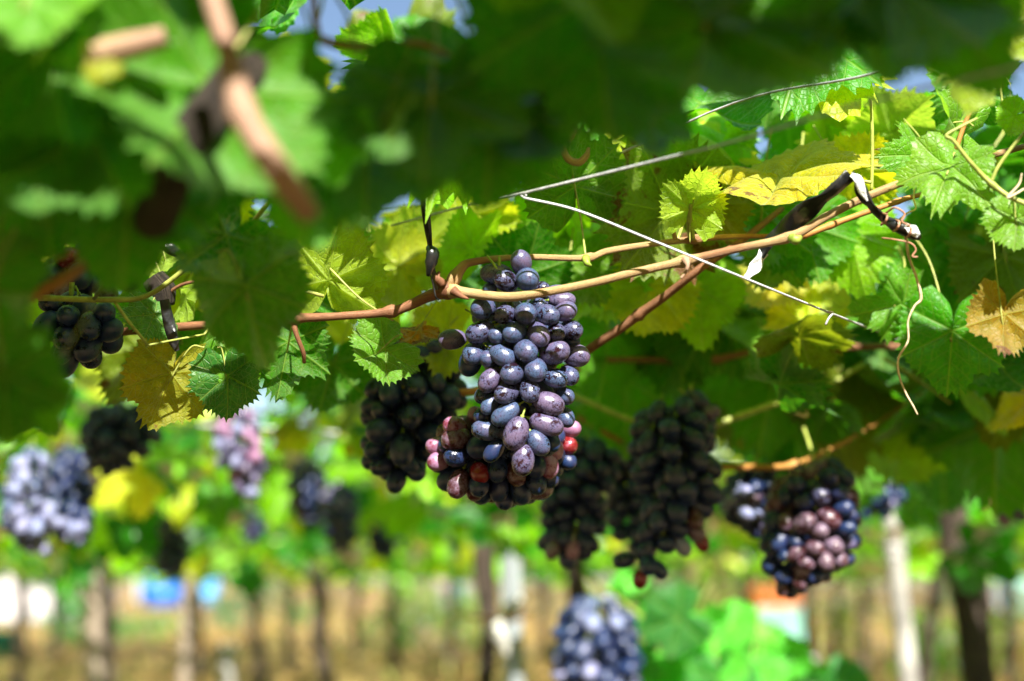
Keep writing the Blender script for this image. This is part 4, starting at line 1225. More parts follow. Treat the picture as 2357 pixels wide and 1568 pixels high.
lit(1880, 700, 1.42, .03); lit(1775, 650, 1.4, .03)
LP = np.array([p for p, _ in SUNLIT]); LR = np.array([r for _, r in SUNLIT]); SV = np.array(SUN)


def shades(pos, size, k=0.36):
    bad = np.zeros(len(pos), bool)
    for P, r in zip(LP, LR):
        q = pos - P
        t = q @ SV
        dist = np.linalg.norm(q - t[:, None] * SV, axis=1)
        bad |= (t > 0.035) & (dist < r + k * size)
    return bad


def interp(x, pts):
    return np.interp(x, [p[0] for p in pts], [p[1] for p in pts])


FORE_EDGE = [(-4000, 900), (0, 900), (120, 640), (300, 480), (560, 500), (850, 480), (960, 360), (1120, 400), (1240, 250), (1500, 300), (1680, 150), (1750, 120), (2250, 170), (2310, -50), (2360, -150), (7000, -150)]
MID_LOW = [(-4000, 900), (300, 880), (850, 800), (930, 740), (1400, 740), (1440, 860), (1690, 880), (1720, 1010), (2360, 1080), (7000, 1080)]
NEAR_LOW = [(-4000, 560), (250, 560), (480, 560), (640, 540), (870, 520), (960, 400), (1020, 520), (1060, 520), (1080, 480), (1200, 480), (1260, 410), (1700, 300), (1760, 100), (2360, 100), (7000, 330)]


def scatter(n, x0, x1, y0, y1, h0, h1, smin, smax, seed):
    r = np.random.default_rng(seed)
    pos = np.stack([r.uniform(x0, x1, n), r.uniform(y0, y1, n), CAM_H + h0 + (h1 - h0) * r.beta(1.15, 1.35, n)], 1)
    size = r.uniform(smin, smax, n)
    px, py, d = project(pos)
    rad = 0.5 * size * FPX / np.maximum(d, 0.05)
    keep = np.ones(n, bool)
    inx = (px > -rad) & (px < 2357 + rad)
    front = d > 0.0
    keep &= ~(front & (d < 0.58) & inx & (py > -rad * 1.1))
    keep &= ~(np.linalg.norm(pos - np.array(C_), axis=1) < 0.3)
    fe = np.minimum(np.minimum(interp(px - rad * .6, FORE_EDGE), interp(px + rad * .6, FORE_EDGE)), interp(px, FORE_EDGE))
    keep &= ~(front & (d < 1.0) & inx & (py + rad * 0.8 > fe))
    nl = np.minimum(np.minimum(interp(px - rad * .6, NEAR_LOW), interp(px + rad * .6, NEAR_LOW)), interp(px, NEAR_LOW))
    keep &= ~((d >= 1.0) & (d < 1.24) & inx & (py + rad * 0.7 > nl))
    ml = np.minimum(np.minimum(interp(px - rad * .5, MID_LOW), interp(px + rad * .5, MID_LOW)), interp(px, MID_LOW))
    keep &= ~((d >= 1.24) & (d < 2.2) & inx & (py + rad * 0.8 > ml))
    keep &= ~(front & (d < 1.0) & inx & (py > -rad) & (r.uniform(size=n) < 0.5))
    keep &= ~((d >= 2.2) & (d < 2.6) & (px > -80) & (px < 650) & (py + rad * 0.6 > 935))
    keep &= ~((d >= 2.5) & (d < 3.4) & (px > 620) & (px < 870) & (py + rad * 0.6 > 1055))
    keep &= ~((d >= 3.0) & (d < 3.6) & (px > 320) & (px < 460) & (py + rad * 0.6 > 1180))
    keep &= ~shades(pos, size)
    # the thin, sunny part of the roof over the upper right of the picture
    t = (pos[:, 1] - 1.25) / SV[1]
    foot = pos - t[:, None] * SV
    fx, fy, fd = project(foot)
    sunny = (pos[:, 1] < 1.25) & (fx > 900) & (fx < 2500) & (fy > 60) & (fy < 700)
    keep &= ~(sunny & (r.uniform(size=n) < 0.55))
    keep &= ~((pos[:, 1] > 1.05) & (pos[:, 1] < 3.1) & (r.uniform(size=n) < 0.66))
    return pos[keep], size[keep], r


def holes(pos, size):
    """gaps through which the sky shows"""
    bad = np.zeros(len(pos), bool)
    for px, py, r in ((800, 30, 62), (1050, -5, 62), (765, 95, 16), (440, 115, 22), (1420, 385, 30), (1010, 365, 14), (985, 490, 18), (1150, 500, 14), (940, 660, 22), (880, 470, 16), (1740, 320, 20), (1530, 130, 8), (1690, 40, 10)):
        v = np.array(at(px, py, 1.0)) - np.array(C_)
        v /= np.linalg.norm(v)
        q = pos - np.array(C_)
        t = q @ v
        dist = np.linalg.norm(q - t[:, None] * v, axis=1)
        bad |= (t > 0.75) & (dist < r * t / FPX + size * 0.30)
    return bad


pos, size, r_ = scatter(7600, -1.75, 1.75, -1.5, 3.05, 0.15, 0.72, .085, .15, 101)
k_ = ~holes(pos, size)
pos, size = pos[k_], size[k_]
p3, s3, r3 = scatter(3000, -.75, .95, 1.18, 2.3, 0.17, 0.66, .055, .095, 303)
k_ = ~holes(p3, s3)
pos, size = np.concatenate([pos, p3[k_]]), np.concatenate([size, s3[k_]])
n_ = len(pos)
rots = random_rots(n_, 0.62, 0.45, r_)
tint = random_tints(n_, r_)
px_, py_, d_ = project(pos)
own = np.where(d_ < 0.95, 0, np.where((d_ < 1.45) & (px_ < 620), 1, np.where((d_ < 1.45) & (px_ < 1700), 2, np.where((d_ < 1.45), 3, np.where((px_ > 1150) & (d_ < 2.6), 4, 5)))))
yl_ = (own == 4) & (tint[:, 0] > .35)
tint[yl_] = np.array(G_MID) * [[1.2, 1, 1, 0]]
VN = [V_FORE, V_LEFT, V_MAIN, V_RIGHT, V_BACK, V_MID]
for vi, vine in enumerate(VN):
    ids = np.where(own == vi)[0]
    room = 100 - HEROES.get(vine, 0)
    vis = ids[(d_[ids] > .36) & (px_[ids] > -60) & (px_[ids] < 2420) & (py_[ids] > -60) & (py_[ids] < 1568)]
    show = vis[np.argsort(d_[vis])][:max(0, room)]
    for i in show:
        leaf_object(vine, Vector(pos[i]), Matrix(rots[i].tolist()), float(size[i]), tuple(float(c) for c in tint[i]), int(i))
    rest = np.setdiff1d(ids, show)
    near = rest[np.isin(rest, vis)]
    if vi == 0:                                               # extra unseen leaves over and behind the camera, added to block sun and sky
        p2, s2, r2 = scatter(5400, -3.2, 3.2, -3.0, 0.9, 0.32, 0.95, .10, .16, 505)
        o_ = (np.abs(p2[:, 0]) > 1.6) | (p2[:, 1] < -1.4) | (p2[:, 1] < 0.75)
        p2, s2 = p2[o_], s2[o_]
        pos = np.concatenate([pos, p2]); size = np.concatenate([size, s2]); rots = np.concatenate([rots, random_rots(len(p2), .7, .3, r2)])
        tint = np.concatenate([tint, random_tints(len(p2), r2)])
        rest = np.concatenate([rest, np.arange(len(pos) - len(p2), len(pos))])
    foliage('foliage', MIDT, pos[rest], rots[rest], size[rest], tint[rest], M_LEAVES, vine)

# ------------------------------------------------------------------ trunks, posts, and the rows of vines behind
def vine_tree(label, pxt, pyt, pxb, Y, w, mat=M_TRUNK, fork=0.25, seed=0):
    """trunk seen at pxt at height pyt and at pxb at the bottom edge, w reading pixels wide"""
    r = random.Random(seed)
    a = at_y(pxt, pyt, Y); b = at_y(pxb, 1568, Y)
    g = a + (b - a) * (a.z / max(0.05, a.z - b.z))
    t = thing('grapevine', label, 'grapevine', (g.x, Y, 0), 'grapevines')
    rad = w * Y / FPX / 2
    pts, rr = [], []
    N = 9
    for i in range(N):
        f = i / (N - 1)
        p = g.lerp(a, f)
        pts.append((p.x + r.uniform(-1, 1) * rad * .55 * math.sin(f * math.pi), Y + r.uniform(-1, 1) * rad * .5, -0.05 if i == 0 else p.z))
        rr.append(rad * (1.35 if i == 0 else r.uniform(.85, 1.15)))
    MB().tube(pts, rr, 14, 6).build('trunk', mat, t)
    for s in (-1, 1):
        top = Vector(pts[-1])
        L = r.uniform(.7, 1.2)
        MB().tube([top - Vector((0, 0, .06)), top + Vector((s * .12, r.uniform(-.1, .1), fork * .5)), top + Vector((s * L * .5, r.uniform(-.3, .3), fork)), top + Vector((s * L, r.uniform(-.5, .5), fork + .05))],
                  [rad * .75, rad * .6, rad * .4, rad * .2], 9, 6).build('arm', mat, t)
    return t, Vector(pts[-1])


TREES = []
for i, (lab, pxt, pyt, pxb, Y, w, mat) in enumerate([
        ('forked grapevine with thick rough sun-spotted trunk at the right', 2185, 1075, 2245, 3.5, 66, M_TRUNK),
        ('grapevine with dark brown trunk standing tight against the grey concrete post', 1118, 1150, 1118, 4.0, 46, M_TRUNK),
        ('grapevine with thin dark trunk at the far left edge', 52, 1290, 44, 14.0, 26, M_TRUNK),
        ('grapevine with dark trunk touching the pale grey stake on the left', 240, 1290, 252, 9.0, 30, M_TRUNK),
        ('grapevine with mottled trunk left of the middle, sunspots halfway up', 728, 1280, 748, 10.0, 36, M_TRUNK),
        ('grapevine with thin grey-brown trunk between the light blue tank and the mottled trunk', 585, 1270, 592, 13.0, 28, M_TRUNK),
        ('grapevine with black trunk behind the low-hanging pale blue bunch', 1318, 1260, 1345, 4.6, 44, M_TRUNK),
        ('grapevine with thin dark trunk just left of the thick forked trunk', 2155, 1240, 2135, 7.5, 30, M_TRUNK),
        ('distant grapevine with slim brown trunk under the mauve bunch', 1865, 1290, 1860, 15.0, 26, M_TRUNK),
        ('distant grapevine with slim trunk right of the middle, above the green leaves', 1640, 1300, 1632, 18.0, 22, M_TRUNK),
        ('distant grapevine with thin trunk just left of the dark brown trunk', 1040, 1300, 1035, 18.5, 24, M_TRUNK),
        ('distant grapevine with thin trunk in the weeds left of the grey post', 905, 1300, 902, 20.0, 20, M_TRUNK),
        ('distant grapevine with thin trunk near the right edge of the ground', 2320, 1290, 2325, 14.0, 26, M_TRUNK),
        ('distant grapevine behind the thin pale stake on the left', 455, 1290, 456, 18.0, 22, M_TRUNK),
        ('distant grapevine with thin trunk between the white post and the mauve bunch', 1985, 1290, 1990, 19.0, 22, M_TRUNK),
        ('distant grapevine with slim trunk left of the pale grey stake', 130, 1300, 128, 21.0, 18, M_TRUNK),
        ('distant grapevine with slim trunk left of the mottled trunk', 668, 1300, 664, 19.5, 20, M_TRUNK),
        ('distant grapevine with slim trunk right of the mottled trunk', 822, 1300, 818, 21.5, 18, M_TRUNK),
        ('distant grapevine with slim trunk right of the grey concrete post', 1252, 1300, 1256, 19.0, 22, M_TRUNK),
        ('distant grapevine with slim trunk right of the low pale blue bunch', 1520, 1300, 1516, 21.0, 20, M_TRUNK),
        ('distant grapevine with slim trunk left of the orange crate', 1716, 1300, 1722, 20.0, 20, M_TRUNK),
        ('distant grapevine with slim trunk seen right of the orange crate', 1925, 1300, 1922, 21.0, 18, M_TRUNK),
        ('distant grapevine with slim trunk right of the thick forked trunk', 2275, 1300, 2278, 20.0, 20, M_TRUNK)]):
    TREES.append(vine_tree(lab, pxt, pyt, pxb, Y, w, mat, .2, i))

far2, fars2, _ = scatter(15000, -11, 11, 14.0, 24.0, 0.16, 0.66, .17, .26, 203)
pos, size, r_ = scatter(16000, -6.5, 6.5, 3.05, 14.0, 0.14, 0.66, .11, .17, 202)
pos = np.concatenate([pos, far2]); size = np.concatenate([size, fars2])
keep = np.abs(pos[:, 0]) < 1.6 + pos[:, 1] * 0.42
pos, size = pos[keep], size[keep]
# shoots that trail a little lower here and there
ex = r_.uniform(size=len(pos)) < 0.14
pos[ex, 2] -= r_.uniform(0.02, 0.17, ex.sum())
n_ = len(pos)
rots = random_rots(n_, 0.5, 0.5, r_)
tint = random_tints(n_, r_, [G_DARK, G_DARK, G_MID, G_LIGHT, G_LIGHT, G_LIGHT, G_YEL])
tops = np.array([[t[1].x, t[1].y] for t in TREES])
own = np.argmin(((pos[:, None, :2] - tops[None]) ** 2).sum(2), 1)
for i, (t, top) in enumerate(TREES):
    ids = np.where(own == i)[0]
    nearm = pos[ids, 1] < 5.2
    foliage('foliage', MIDT if nearm.mean() > .5 else FART, pos[ids], rots[ids], size[ids], tint[ids], M_FAR, t)


def post(label, pxt, pyt, pxb, Y, w, mat, square, top_z=None, name='trellis_post'):
    a = at_y(pxt, pyt, Y); b = at_y(pxb, 1568, Y)
    g = a + (b - a) * (a.z / max(0.02, a.z - b.z))
    t = thing(name, label, 'post', (g.x, Y, 0))
    rad = w * Y / FPX / 2
    pts = [Vector((g.x, Y, -.1))] + [g.lerp(a, f) for f in (.25, .5, .75)] + [a, a + (a - g).normalized() * .004]
    MB().tube(pts, [rad * 1.05, rad * 1.03, rad, rad * .98, rad * .96, rad * .8], 6 if square else 14, 4).build('shaft', mat, t, not square)
    ring = g.lerp(a, .93)
    m = MB()
    for k in range(2):
        P = []
        for q in range(13):
            an = 2 * math.pi * q / 12
            P.append((ring.x + (rad * 1.07) * math.cos(an), Y + rad * 1.07 * math.sin(an), ring.z - .03 * k + .004 * math.sin(an * 2)))
        m.tube(P, .0022, 5, 1)
    m.build('wire_tie', M_WIRE, t)
    return t


post('grey concrete post behind the tip of the large blue bunch', 1172, 1120, 1182, 3.95, 54, M_CONCRETE, True)
post('white post leaning slightly, right of the mauve bunch', 2052, 1190, 2092, 4.4, 44, M_WHITEPOST, False)
post('pale grey stake beside a dark trunk on the left', 210, 1300, 218, 8.0, 46, M_WOODPOST, False)
post('thin pale stake between the blue tanks and the left', 432, 1330, 424, 7.0, 28, M_WOODPOST, False)
post('short pale stake cut off low near the bottom, left of the middle', 522, 1490, 522, 6.5, 42, M_WHITEPOST, False)
post('short pale stake at the bottom beside the bright green leaves', 1865, 1520, 1860, 5.0, 36, M_WHITEPOST, False)
# rag knotted to the concrete post
t = thing('rag', 'white and brown rags knotted round the grey post and the dark trunk', 'rag', at_y(1150, 1420, 3.85))
M_RAG = plain_material('white_rag', (0.45, 0.44, 0.41), 0.9, 0.12, 40, .2, .4)
M_RAGB = plain_material('brown_rag', (0.42, 0.22, 0.13), 0.9, 0.2, 40, .2, .4)
c0 = at_y(1150, 1425, 3.9)
MB().tube([c0 + Vector((-.10, -.03, .01)), c0 + Vector((-.06, -.085, .005)), c0 + Vector((0, -.09, 0)), c0 + Vector((.06, -.085, .01)), c0 + Vector((.085, -.02, .02))], [.010, .014, .016, .014, .010], 8, 6, .5).build('band', M_RAGB, t)
MB().tube([c0 + Vector((.0, -.10, 0)), c0 + Vector((-.005, -.125, -.03)), c0 + Vector((.012, -.115, -.06)), c0 + Vector((.02, -.11, -.09))], [.012, .021, .017, .007], 9, 6, .6).tube([c0 + Vector((.02, -.10, .02)), c0 + Vector((.05, -.115, .05)), c0 + Vector((.075, -.105, .06))], [.016, .020, .008], 8, 5, .6).build('knot', M_RAG, t)

# ------------------------------------------------------------------ trellis wires
def wire(label, pts, r=.0011):
    P = [at(*p) for p in pts]
    o = MB().tube(P, r, 8, 6).build('trellis_wire', M_WIRE)
    return tag(o, label, 'wire')


o = wire('sharp white wire running down to the right across the tan canes', [(1204, 455, 1.03), (1330, 485, 1.03), (1500, 553, 1.03), (1700, 635, 1.04), (1900, 716, 1.12), (2070, 782, 1.35), (2300, 868, 1.7)], .0009)
MB().tube([at(1905, 717, 1.12), at(1918, 720, 1.118), at(1908, 732, 1.115), at(1900, 748, 1.115)], .0009, 6, 5).build('twist', M_WIRE, o)
MB().tube([at(1203, 454, 1.03), at(1198, 448, 1.03), at(1206, 444, 1.03), at(1212, 452, 1.03)], .0010, 6, 5).build('twist', M_WIRE, o)
wire('wire slanting up to the right, sharp above the yellow leaf', [(900, 520, 1.25), (1300, 405, 1.20), (1690, 237, 1.12), (1965, 180, 1.02), (2300, 100, .90), (2420, 78, .86)], .0010)
wire('blurred wire running just under the sharp slanting one', [(1150, 458, 1.02), (1250, 434, 1.0), (1510, 370, .94), (1690, 325, .86), (1980, 240, .74), (2357, 150, .66), (2500, 115, .62)], .0010)
wire('pale wire crossing level behind the leaves in the middle', [(600, 500, 1.6), (990, 468, 1.55), (1145, 456, 1.5), (1400, 437, 1.45), (1520, 425, 1.45)], .0013)
wire('pale blurred wire level behind the lilac-pink bunch', [(380, 975, 2.6), (600, 985, 2.6), (850, 1000, 2.6), (1200, 1010, 2.65)], .0022)
wire('short bright wire hanging down left of the black shaded bunch', [(742, 900, 2.5), (722, 980, 2.5), (700, 1040, 2.5), (692, 1065, 2.5)], .004)
wire('dark thin wire under the blue gap, in the upper middle', [(930, 380, 1.3), (1010, 373, 1.3), (1100, 365, 1.3), (1250, 350, 1.3)], .0011)

# ------------------------------------------------------------------ black plastic ties
def strip(pts, widths, mat, name, parent=None, twist=1.5, th=.0006):
    """a thin crumpled strip with real thickness"""
    P = spline([at(*p) for p in pts], 8)
    n = len(P)
    ww = np.interp(np.linspace(0, 1, n), np.linspace(0, 1, len(widths)), widths) * pts[0][2] / FPX
    v, f, uv = [], [], []
    for i in range(n):
        tg = (P[min(i + 1, n - 1)] - P[max(i - 1, 0)]).normalized()
        s = tg.cross(-F_).normalized(); u = s.cross(tg)
        a = twist * math.sin(i / n * 6.0 + 0.4) + 0.12 * math.sin(i * 0.8)
        s2 = s * math.cos(a) + u * math.sin(a); u2 = u * math.cos(a) - s * math.sin(a)
        for q, h in ((-1, 0), (-.4, .16 * math.sin(i * .55)), (.3, -.18 * math.sin(i * .4 + 1)), (1, 0)):
            c = P[i] + s2 * (q * ww[i] / 2) + u2 * (h * ww[i] / 2)
            v += [c + u2 * th, c - u2 * th]; uv += [(0, 0)] * 2
    for i in range(n - 1):
        a, b = i * 8, (i + 1) * 8
        for k in range(3):
            f.append((a + 2 * k, a + 2 * k + 2, b + 2 * k + 2, b + 2 * k))
            f.append((a + 2 * k + 1, b + 2 * k + 1, b + 2 * k + 3, a + 2 * k + 3))
        f.append((a, b, b + 1, a + 1)); f.append((a + 6, a + 7, b + 7, b + 6))
    m = MB(); m.add(v, f, uv)
    return m.build(name, mat, parent)


t = thing('plastic_tie', 'long crumpled black plastic strip looped over the tan cane, frayed white at one end', 'plastic tie', at(1850, 490, 1.05), 'black plastic ties')
strip([(1750, 590, 1.09), (1775, 552, 1.08), (1850, 490, 1.045), (1910, 445, 1.035), (1958, 402, 1.03)], [20, 34, 46, 38, 30], M_PLASTIC, 'strip', t, .9)
strip([(1718, 640, 1.09), (1738, 615, 1.09), (1758, 580, 1.09)], [14, 30, 26], M_FRAY_SHEEN, 'frayed_and_sheen', t, .7)
strip([(1958, 402, 1.03), (1972, 410, 1.028), (1985, 445, 1.028), (2010, 480, 1.03), (2042, 510, 1.035)], [26, 34, 28, 24, 18], M_PLASTIC, 'strip', t, 1.2)
strip([(1960, 403, 1.026), (1974, 412, 1.022), (1984, 440, 1.022), (1996, 462, 1.024)], [10, 22, 18, 4], M_FRAY_SHEEN, 'frayed_and_sheen', t, .4)  # white strip laid over the bend as its painted sunlit sheen
MB().tube([at(2040, 506, 1.035), at(2060, 518, 1.03), at(2085, 528, 1.03), at(2108, 542, 1.03), at(2118, 550, 1.03)], [.0035, .0062, .0066, .0052, .0022], 9, 6, .8, twist=3).build('twisted_end', M_PLASTIC, t)
strip([(2085, 520, 1.022), (2100, 530, 1.02), (2114, 543, 1.02)], [14, 26, 12], M_FRAY_SHEEN, 'frayed_and_sheen', t, .5)
o = MB()
for k in range(3):
    x, y = 2036 + k * 28, 504 + k * 15
    o.tube([at(x - 6, y - 14, 1.032), at(x + 6, y - 8, 1.018), at(x + 2, y + 6, 1.016), at(x - 8, y + 14, 1.03), at(x - 2, y + 4, 1.045), at(x + 6, y - 12, 1.04)], .0008, 6, 6)
o.tube([at(2040, 490, 1.03), at(2060, 478, 1.02), at(2082, 492, 1.02), at(2076, 510, 1.02), at(2095, 520, 1.02)], .0008, 6, 6)
o.tube([at(2030, 548, 1.03), at(2062, 552, 1.02), at(2096, 560, 1.02), at(2108, 575, 1.02), at(2100, 590, 1.02), at(2112, 592, 1.02)], .0007, 6, 6)
tag(o.build('tendril_coil', M_REDTENDRIL), 'reddish dry tendril coiled round the twisted end of the black strip', 'tendril')

t = thing('plastic_tie', 'thin black strip knotted and hanging down onto the fork of the brown arm', 'plastic tie', at(985, 560, 1.08), 'black plastic ties')
strip([(965, 330, 1.02), (972, 440, 1.04), (980, 510, 1.06), (992, 580, 1.08), (1003, 668, 1.085)], [16, 15, 13, 12, 10], M_PLASTIC, 'strip', t, .5)
strip([(978, 430, 1.045), (988, 520, 1.065), (994, 600, 1.08), (1008, 655, 1.085)], [10, 9, 8, 7], M_PLASTIC, 'strip', t, .8)
MB().tube([at(988, 570, 1.075), at(996, 582, 1.07), at(992, 605, 1.07), at(985, 636, 1.072)], [.003, .0055, .005, .0014], 8, 5, .8, twist=3).build('knot', M_PLASTIC, t)
MB().tube([at(990, 630, 1.075), at(998, 660, 1.078), at(1003, 684, 1.078), at(1010, 690, 1.085)], .0007, 6, 5).build('thread', M_PLASTIC, t)
t = thing('plastic_tie', 'black strip slung diagonally above the left bunch', 'plastic tie', at(330, 560, 1.04), 'black plastic ties')
strip([(345, 535, 1.04), (300, 580, 1.04), (250, 640, 1.05), (215, 690, 1.05)], [34, 40, 16, 8], M_PLASTIC, 'strip', t, .8)
strip([(362, 558, 1.06), (395, 575, 1.06), (430, 605, 1.07)], [22, 26, 12], M_PLASTIC, 'strip', t, .6)
t = thing('plastic_tie', 'black strip end hanging down over the yellow-brown leaf', 'plastic tie', at(390, 740, 1.09), 'black plastic ties')
strip([(378, 690, 1.09), (388, 740, 1.09), (400, 785, 1.09), (408, 808, 1.09)], [22, 26, 28, 10], M_PLASTIC, 'strip', t, .5)

# a woody curled stub high in the middle
t = thing('dry_tendril', 'thick curled dry tendril hooked round a short brown twig in the upper middle', 'tendril', at(1305, 310, 1.16))
MB().tube([at(1260, 302, 1.16), at(1290, 297, 1.16), at(1320, 295, 1.16)], [.0028, .0026, .0022], 8, 4).build('twig', M_BROWN, t)
MB().tube([at(1322, 300, 1.155), at(1310, 318, 1.15), at(1295, 318, 1.15), at(1296, 342, 1.15), at(1308, 366, 1.15), at(1332, 374, 1.15), at(1350, 358, 1.15), at(1355, 340, 1.152)], [.0022, .0034, .0030, .0028, .0030, .0032, .0026, .0012], 8, 6).build('curl', M_TAN, t)

# ------------------------------------------------------------------ the low young shoot with bright leaves at the bottom
V_LOW = thing('grapevine', 'low young grapevine shoot with bright fresh green leaves at the bottom right of the middle', 'grapevine', (at_y(1900, 1400, 2.6).x, 2.6, 0), 'grapevines')
b0 = at(1900, 1700, 2.6)
MB().tube([(b0.x + .05, b0.y, 0), (b0.x + .04, b0.y, .4), (b0.x, b0.y, .8), at(1760, 1600, 2.66), at(1600, 1520, 2.68), at(1450, 1400, 2.66), at(1345, 1320, 2.58)], [.008, .007, .006, .005, .0045, .004, .003], 9, 8).build('cane', M_STEM, V_LOW)
FRESH = (0.12, .62, .05, 0)
for i, (px, py, w, tip, f, pi_, ro, tt) in enumerate([
        (1545, 1430, 190, 200, 'upper', 5, 10, (.02, .20, .03, 0)), (1610, 1470, 150, 235, 'upper', 45, 10, FRESH), (1690, 1450, 150, 300, 'upper', 50, -15, FRESH),
        (1590, 1530, 160, 260, 'upper', 40, 20, FRESH), (1770, 1500, 150, 330, 'upper', 45, 10, FRESH), (1720, 1560, 170, 250, 'upper', 30, -20, FRESH), (1835, 1515, 120, 350, 'upper', 40, 0, FRESH),
        (1455, 1335, 90, 250, 'upper', 40, 20, FRESH), (1425, 1370, 80, 230, 'upper', 40, -10, FRESH), (1520, 1560, 150, 220, 'upper', 50, 10, FRESH), (1660, 1590, 190, 270, 'upper', 20, 0, (.03, .28, .03, 0)),
        (1830, 1585, 180, 300, 'upper', 20, 10, (.02, .22, .03, 0)), (1940, 1590, 170, 320, 'upper', 25, 10, (.02, .24, .04, 0)), (1560, 1640, 200, 240, 'upper', 40, 10, FRESH),
        (1650, 1520, 140, 210, 'upper', 40, -20, FRESH), (1760, 1560, 140, 280, 'upper', 45, 15, FRESH), (1640, 1420, 110, 120, 'upper', 50, 10, FRESH), (1480, 1520, 120, 200, 'upper', 40, 20, (.03, .28, .03, 0))]):
    hero(V_LOW, px, py, 2.6 + (i % 5) * .04, w * .78, tip, f, tt, i, pi_, ro)
    hero(V_LOW, px + 40, py + 48, 2.72 + (i % 4) * .05, w * .7, tip + 40, f, sc(tt, .85), i + 3, pi_ + 8, -ro)

# ------------------------------------------------------------------ weeds and dry grass beyond the vines
M_WEED = foliage_material('weed_leaves')


def weed(px, Y, h, w, col, label, seed, n=260, group='green weeds among the vine rows'):
    r = np.random.default_rng(seed)
    c = at_y(px, 1400, Y)
    t = thing('weed', label, 'weed', (c.x, Y, 0), group)
    m = MB()
    for k in range(9):
        a = r.uniform(0, 6.28); q = r.uniform(.2, .8) * w
        m.tube([(c.x, Y, -.02), (c.x + q * .4 * math.cos(a), Y + q * .4 * math.sin(a), h * .5), (c.x + q * math.cos(a), Y + q * math.sin(a), h * r.uniform(.7, 1.0))], [.010, .007, .003], 5, 4)
    m.build('stem', M_STEM, t)
    p = np.stack([c.x + r.normal(size=n) * w * .45, Y + r.normal(size=n) * w * .45, h * r.beta(1.5, 1.2, n)], 1)
    ti = np.array([list(col) + [0]] * n) * r.uniform(.6, 1.25, (n, 1))
    foliage('leaves', FART, p, random_rots(n, .35, .6, r), r.uniform(.06, .13, n) * (.8 + h * .5), ti, M_WEED, t)


for i, a in enumerate([(155, 29, 1.45, .45, (.10, .40, .03), 'tall green weed standing before the white building at the left'),
                       (175, 26, .70, .8, (.05, .22, .04), 'low dark green weed at the foot of the tall left one'),
                       (360, 30, .50, 1.3, (.17, .36, .04), 'broad low green weed patch below the strong blue tank'),
                       (285, 27, .50, .9, (.12, .32, .04), 'low green weed left of the broad patch below the blue tank'),
                       (525, 33, .9, .6, (.08, .26, .10), 'bluish green weed below the light blue tank'),
                       (690, 36, .7, .7, (.14, .30, .06), 'dull green weed behind the mottled trunk'),
                       (940, 25, 1.35, .6, (.28, .46, .05), 'tall yellow-green weed left of the dark brown trunk'),
                       (905, 23, .65, .9, (.14, .34, .05), 'bushy green weed at the foot of the tall yellow-green one'),
                       (1010, 30, .95, .7, (.12, .30, .08), 'green weed left of the grey post, second from it'),
                       (1075, 26, 1.0, .6, (.24, .38, .05), 'yellowish weed close to the left of the dark brown trunk'),
                       (1640, 22, 1.15, .8, (.36, .50, .03), 'bright yellow-green bush above the low bright leaves'),
                       (1560, 26, 1.15, .8, (.20, .42, .04), 'green bush behind the tall black bunch'),
                       (2130, 15, .85, .35, (.22, .48, .04), 'fresh green weed between the white post and the forked trunk'),
                       (2290, 19, .75, .7, (.30, .48, .04), 'yellow-green weed right of the forked trunk'),
                       (1930, 24, .9, .6, (.34, .40, .05), 'yellowish weed right of the orange crate')]):
    weed(*a, 300 + i)


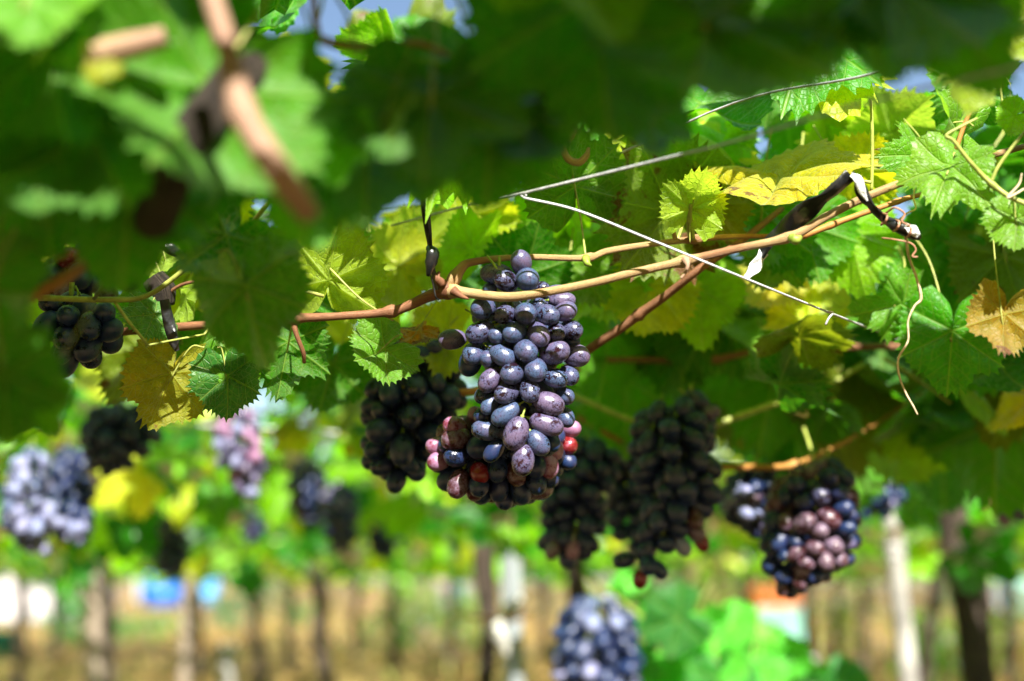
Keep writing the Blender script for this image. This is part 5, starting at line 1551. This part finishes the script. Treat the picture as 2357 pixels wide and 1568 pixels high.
shr = random.Random(8)
for k, (px, Y) in enumerate([(1250, 44), (1385, 38), (1455, 50), (1700, 46), (1800, 40), (1960, 48), (2040, 36), (2200, 42), (2345, 46), (770, 52), (620, 48), (1120, 40), (2100, 56), (1600, 60)]):
    dry = k % 3
    weed(px, Y, shr.uniform(1.0, 2.0), shr.uniform(.9, 1.6), [(.22, .15, .05), (.12, .22, .04), (.26, .24, .06)][dry],
         'distant %s shrub in the field, %s' % (['brown', 'dull green', 'olive'][dry], ['behind the black trunk of the middle', 'right of the black trunk in the middle', 'right above the low pale blue bunch', 'left of the orange crate', 'right behind the orange crate', 'between the mauve bunch and the white post',
          'left of the white post', 'just left of the forked trunk', 'at the right edge', 'right of the mottled trunk', 'left of the mottled trunk', 'behind the dark brown trunk', 'right of the white post', 'above the low bright leaves'][k]), 700 + k, 320, 'shrubs in the far field')


def grass_material():
    m = NT('dry_grass')
    a = m.n('ShaderNodeAttribute', attribute_name='tint')
    return m.principled(a.outputs['Color'], 0.8, None, 0.2)


r = np.random.default_rng(78)
n = 15000
gy_ = 13 + 30 * r.uniform(size=n) ** 0.8
gx_ = (r.uniform(-1, 1, n)) * (1.5 + gy_ * .42)
den = np.sin(gx_ * 1.1 + 2 * np.sin(gy_ * .5)) + np.sin(gy_ * 1.4 + gx_ * .3)
k = den > -0.2
gx_, gy_ = gx_[k], gy_[k]; n = len(gx_)
hh = r.uniform(.08, .40, n) * (0.6 + .4 * np.clip(den[k], 0, 2))
az = r.uniform(0, 6.28, n); ln = r.uniform(.1, .7, n)
wv = np.stack([np.cos(az), np.sin(az), 0 * az], 1) * r.uniform(.006, .016, n)[:, None]
base = np.stack([gx_, gy_, np.zeros(n)], 1)
lean = np.stack([-np.sin(az), np.cos(az), 0 * az], 1) * (ln * hh)[:, None]
V = np.concatenate([base - wv, base + wv, base + lean * .4 + wv * .7 + np.stack([0 * az, 0 * az, hh * .6], 1), base + lean + np.stack([0 * az, 0 * az, hh], 1)])
F = [(i, n + i, 2 * n + i) for i in range(n)] + [(i, 2 * n + i, 3 * n + i) for i in range(n)]
me = mesh('dry_grass', V, F)
ca = me.color_attributes.new('tint', 'FLOAT_COLOR', 'POINT')
pal = np.array([(.36, .24, .085, 1), (.42, .30, .11, 1), (.27, .22, .06, 1), (.20, .23, .05, 1), (.33, .18, .06, 1)])
tt = pal[r.integers(0, 5, n)] * r.uniform(.75, 1.15, (n, 1))
ca.data.foreach_set('color', np.tile(tt, (4, 1)).astype(np.float32).ravel())
o = link('dry_grass', me, grass_material()); o['kind'] = 'stuff'
tag(o, 'straw-coloured dry grass on the ground among the far vine rows', 'grass')
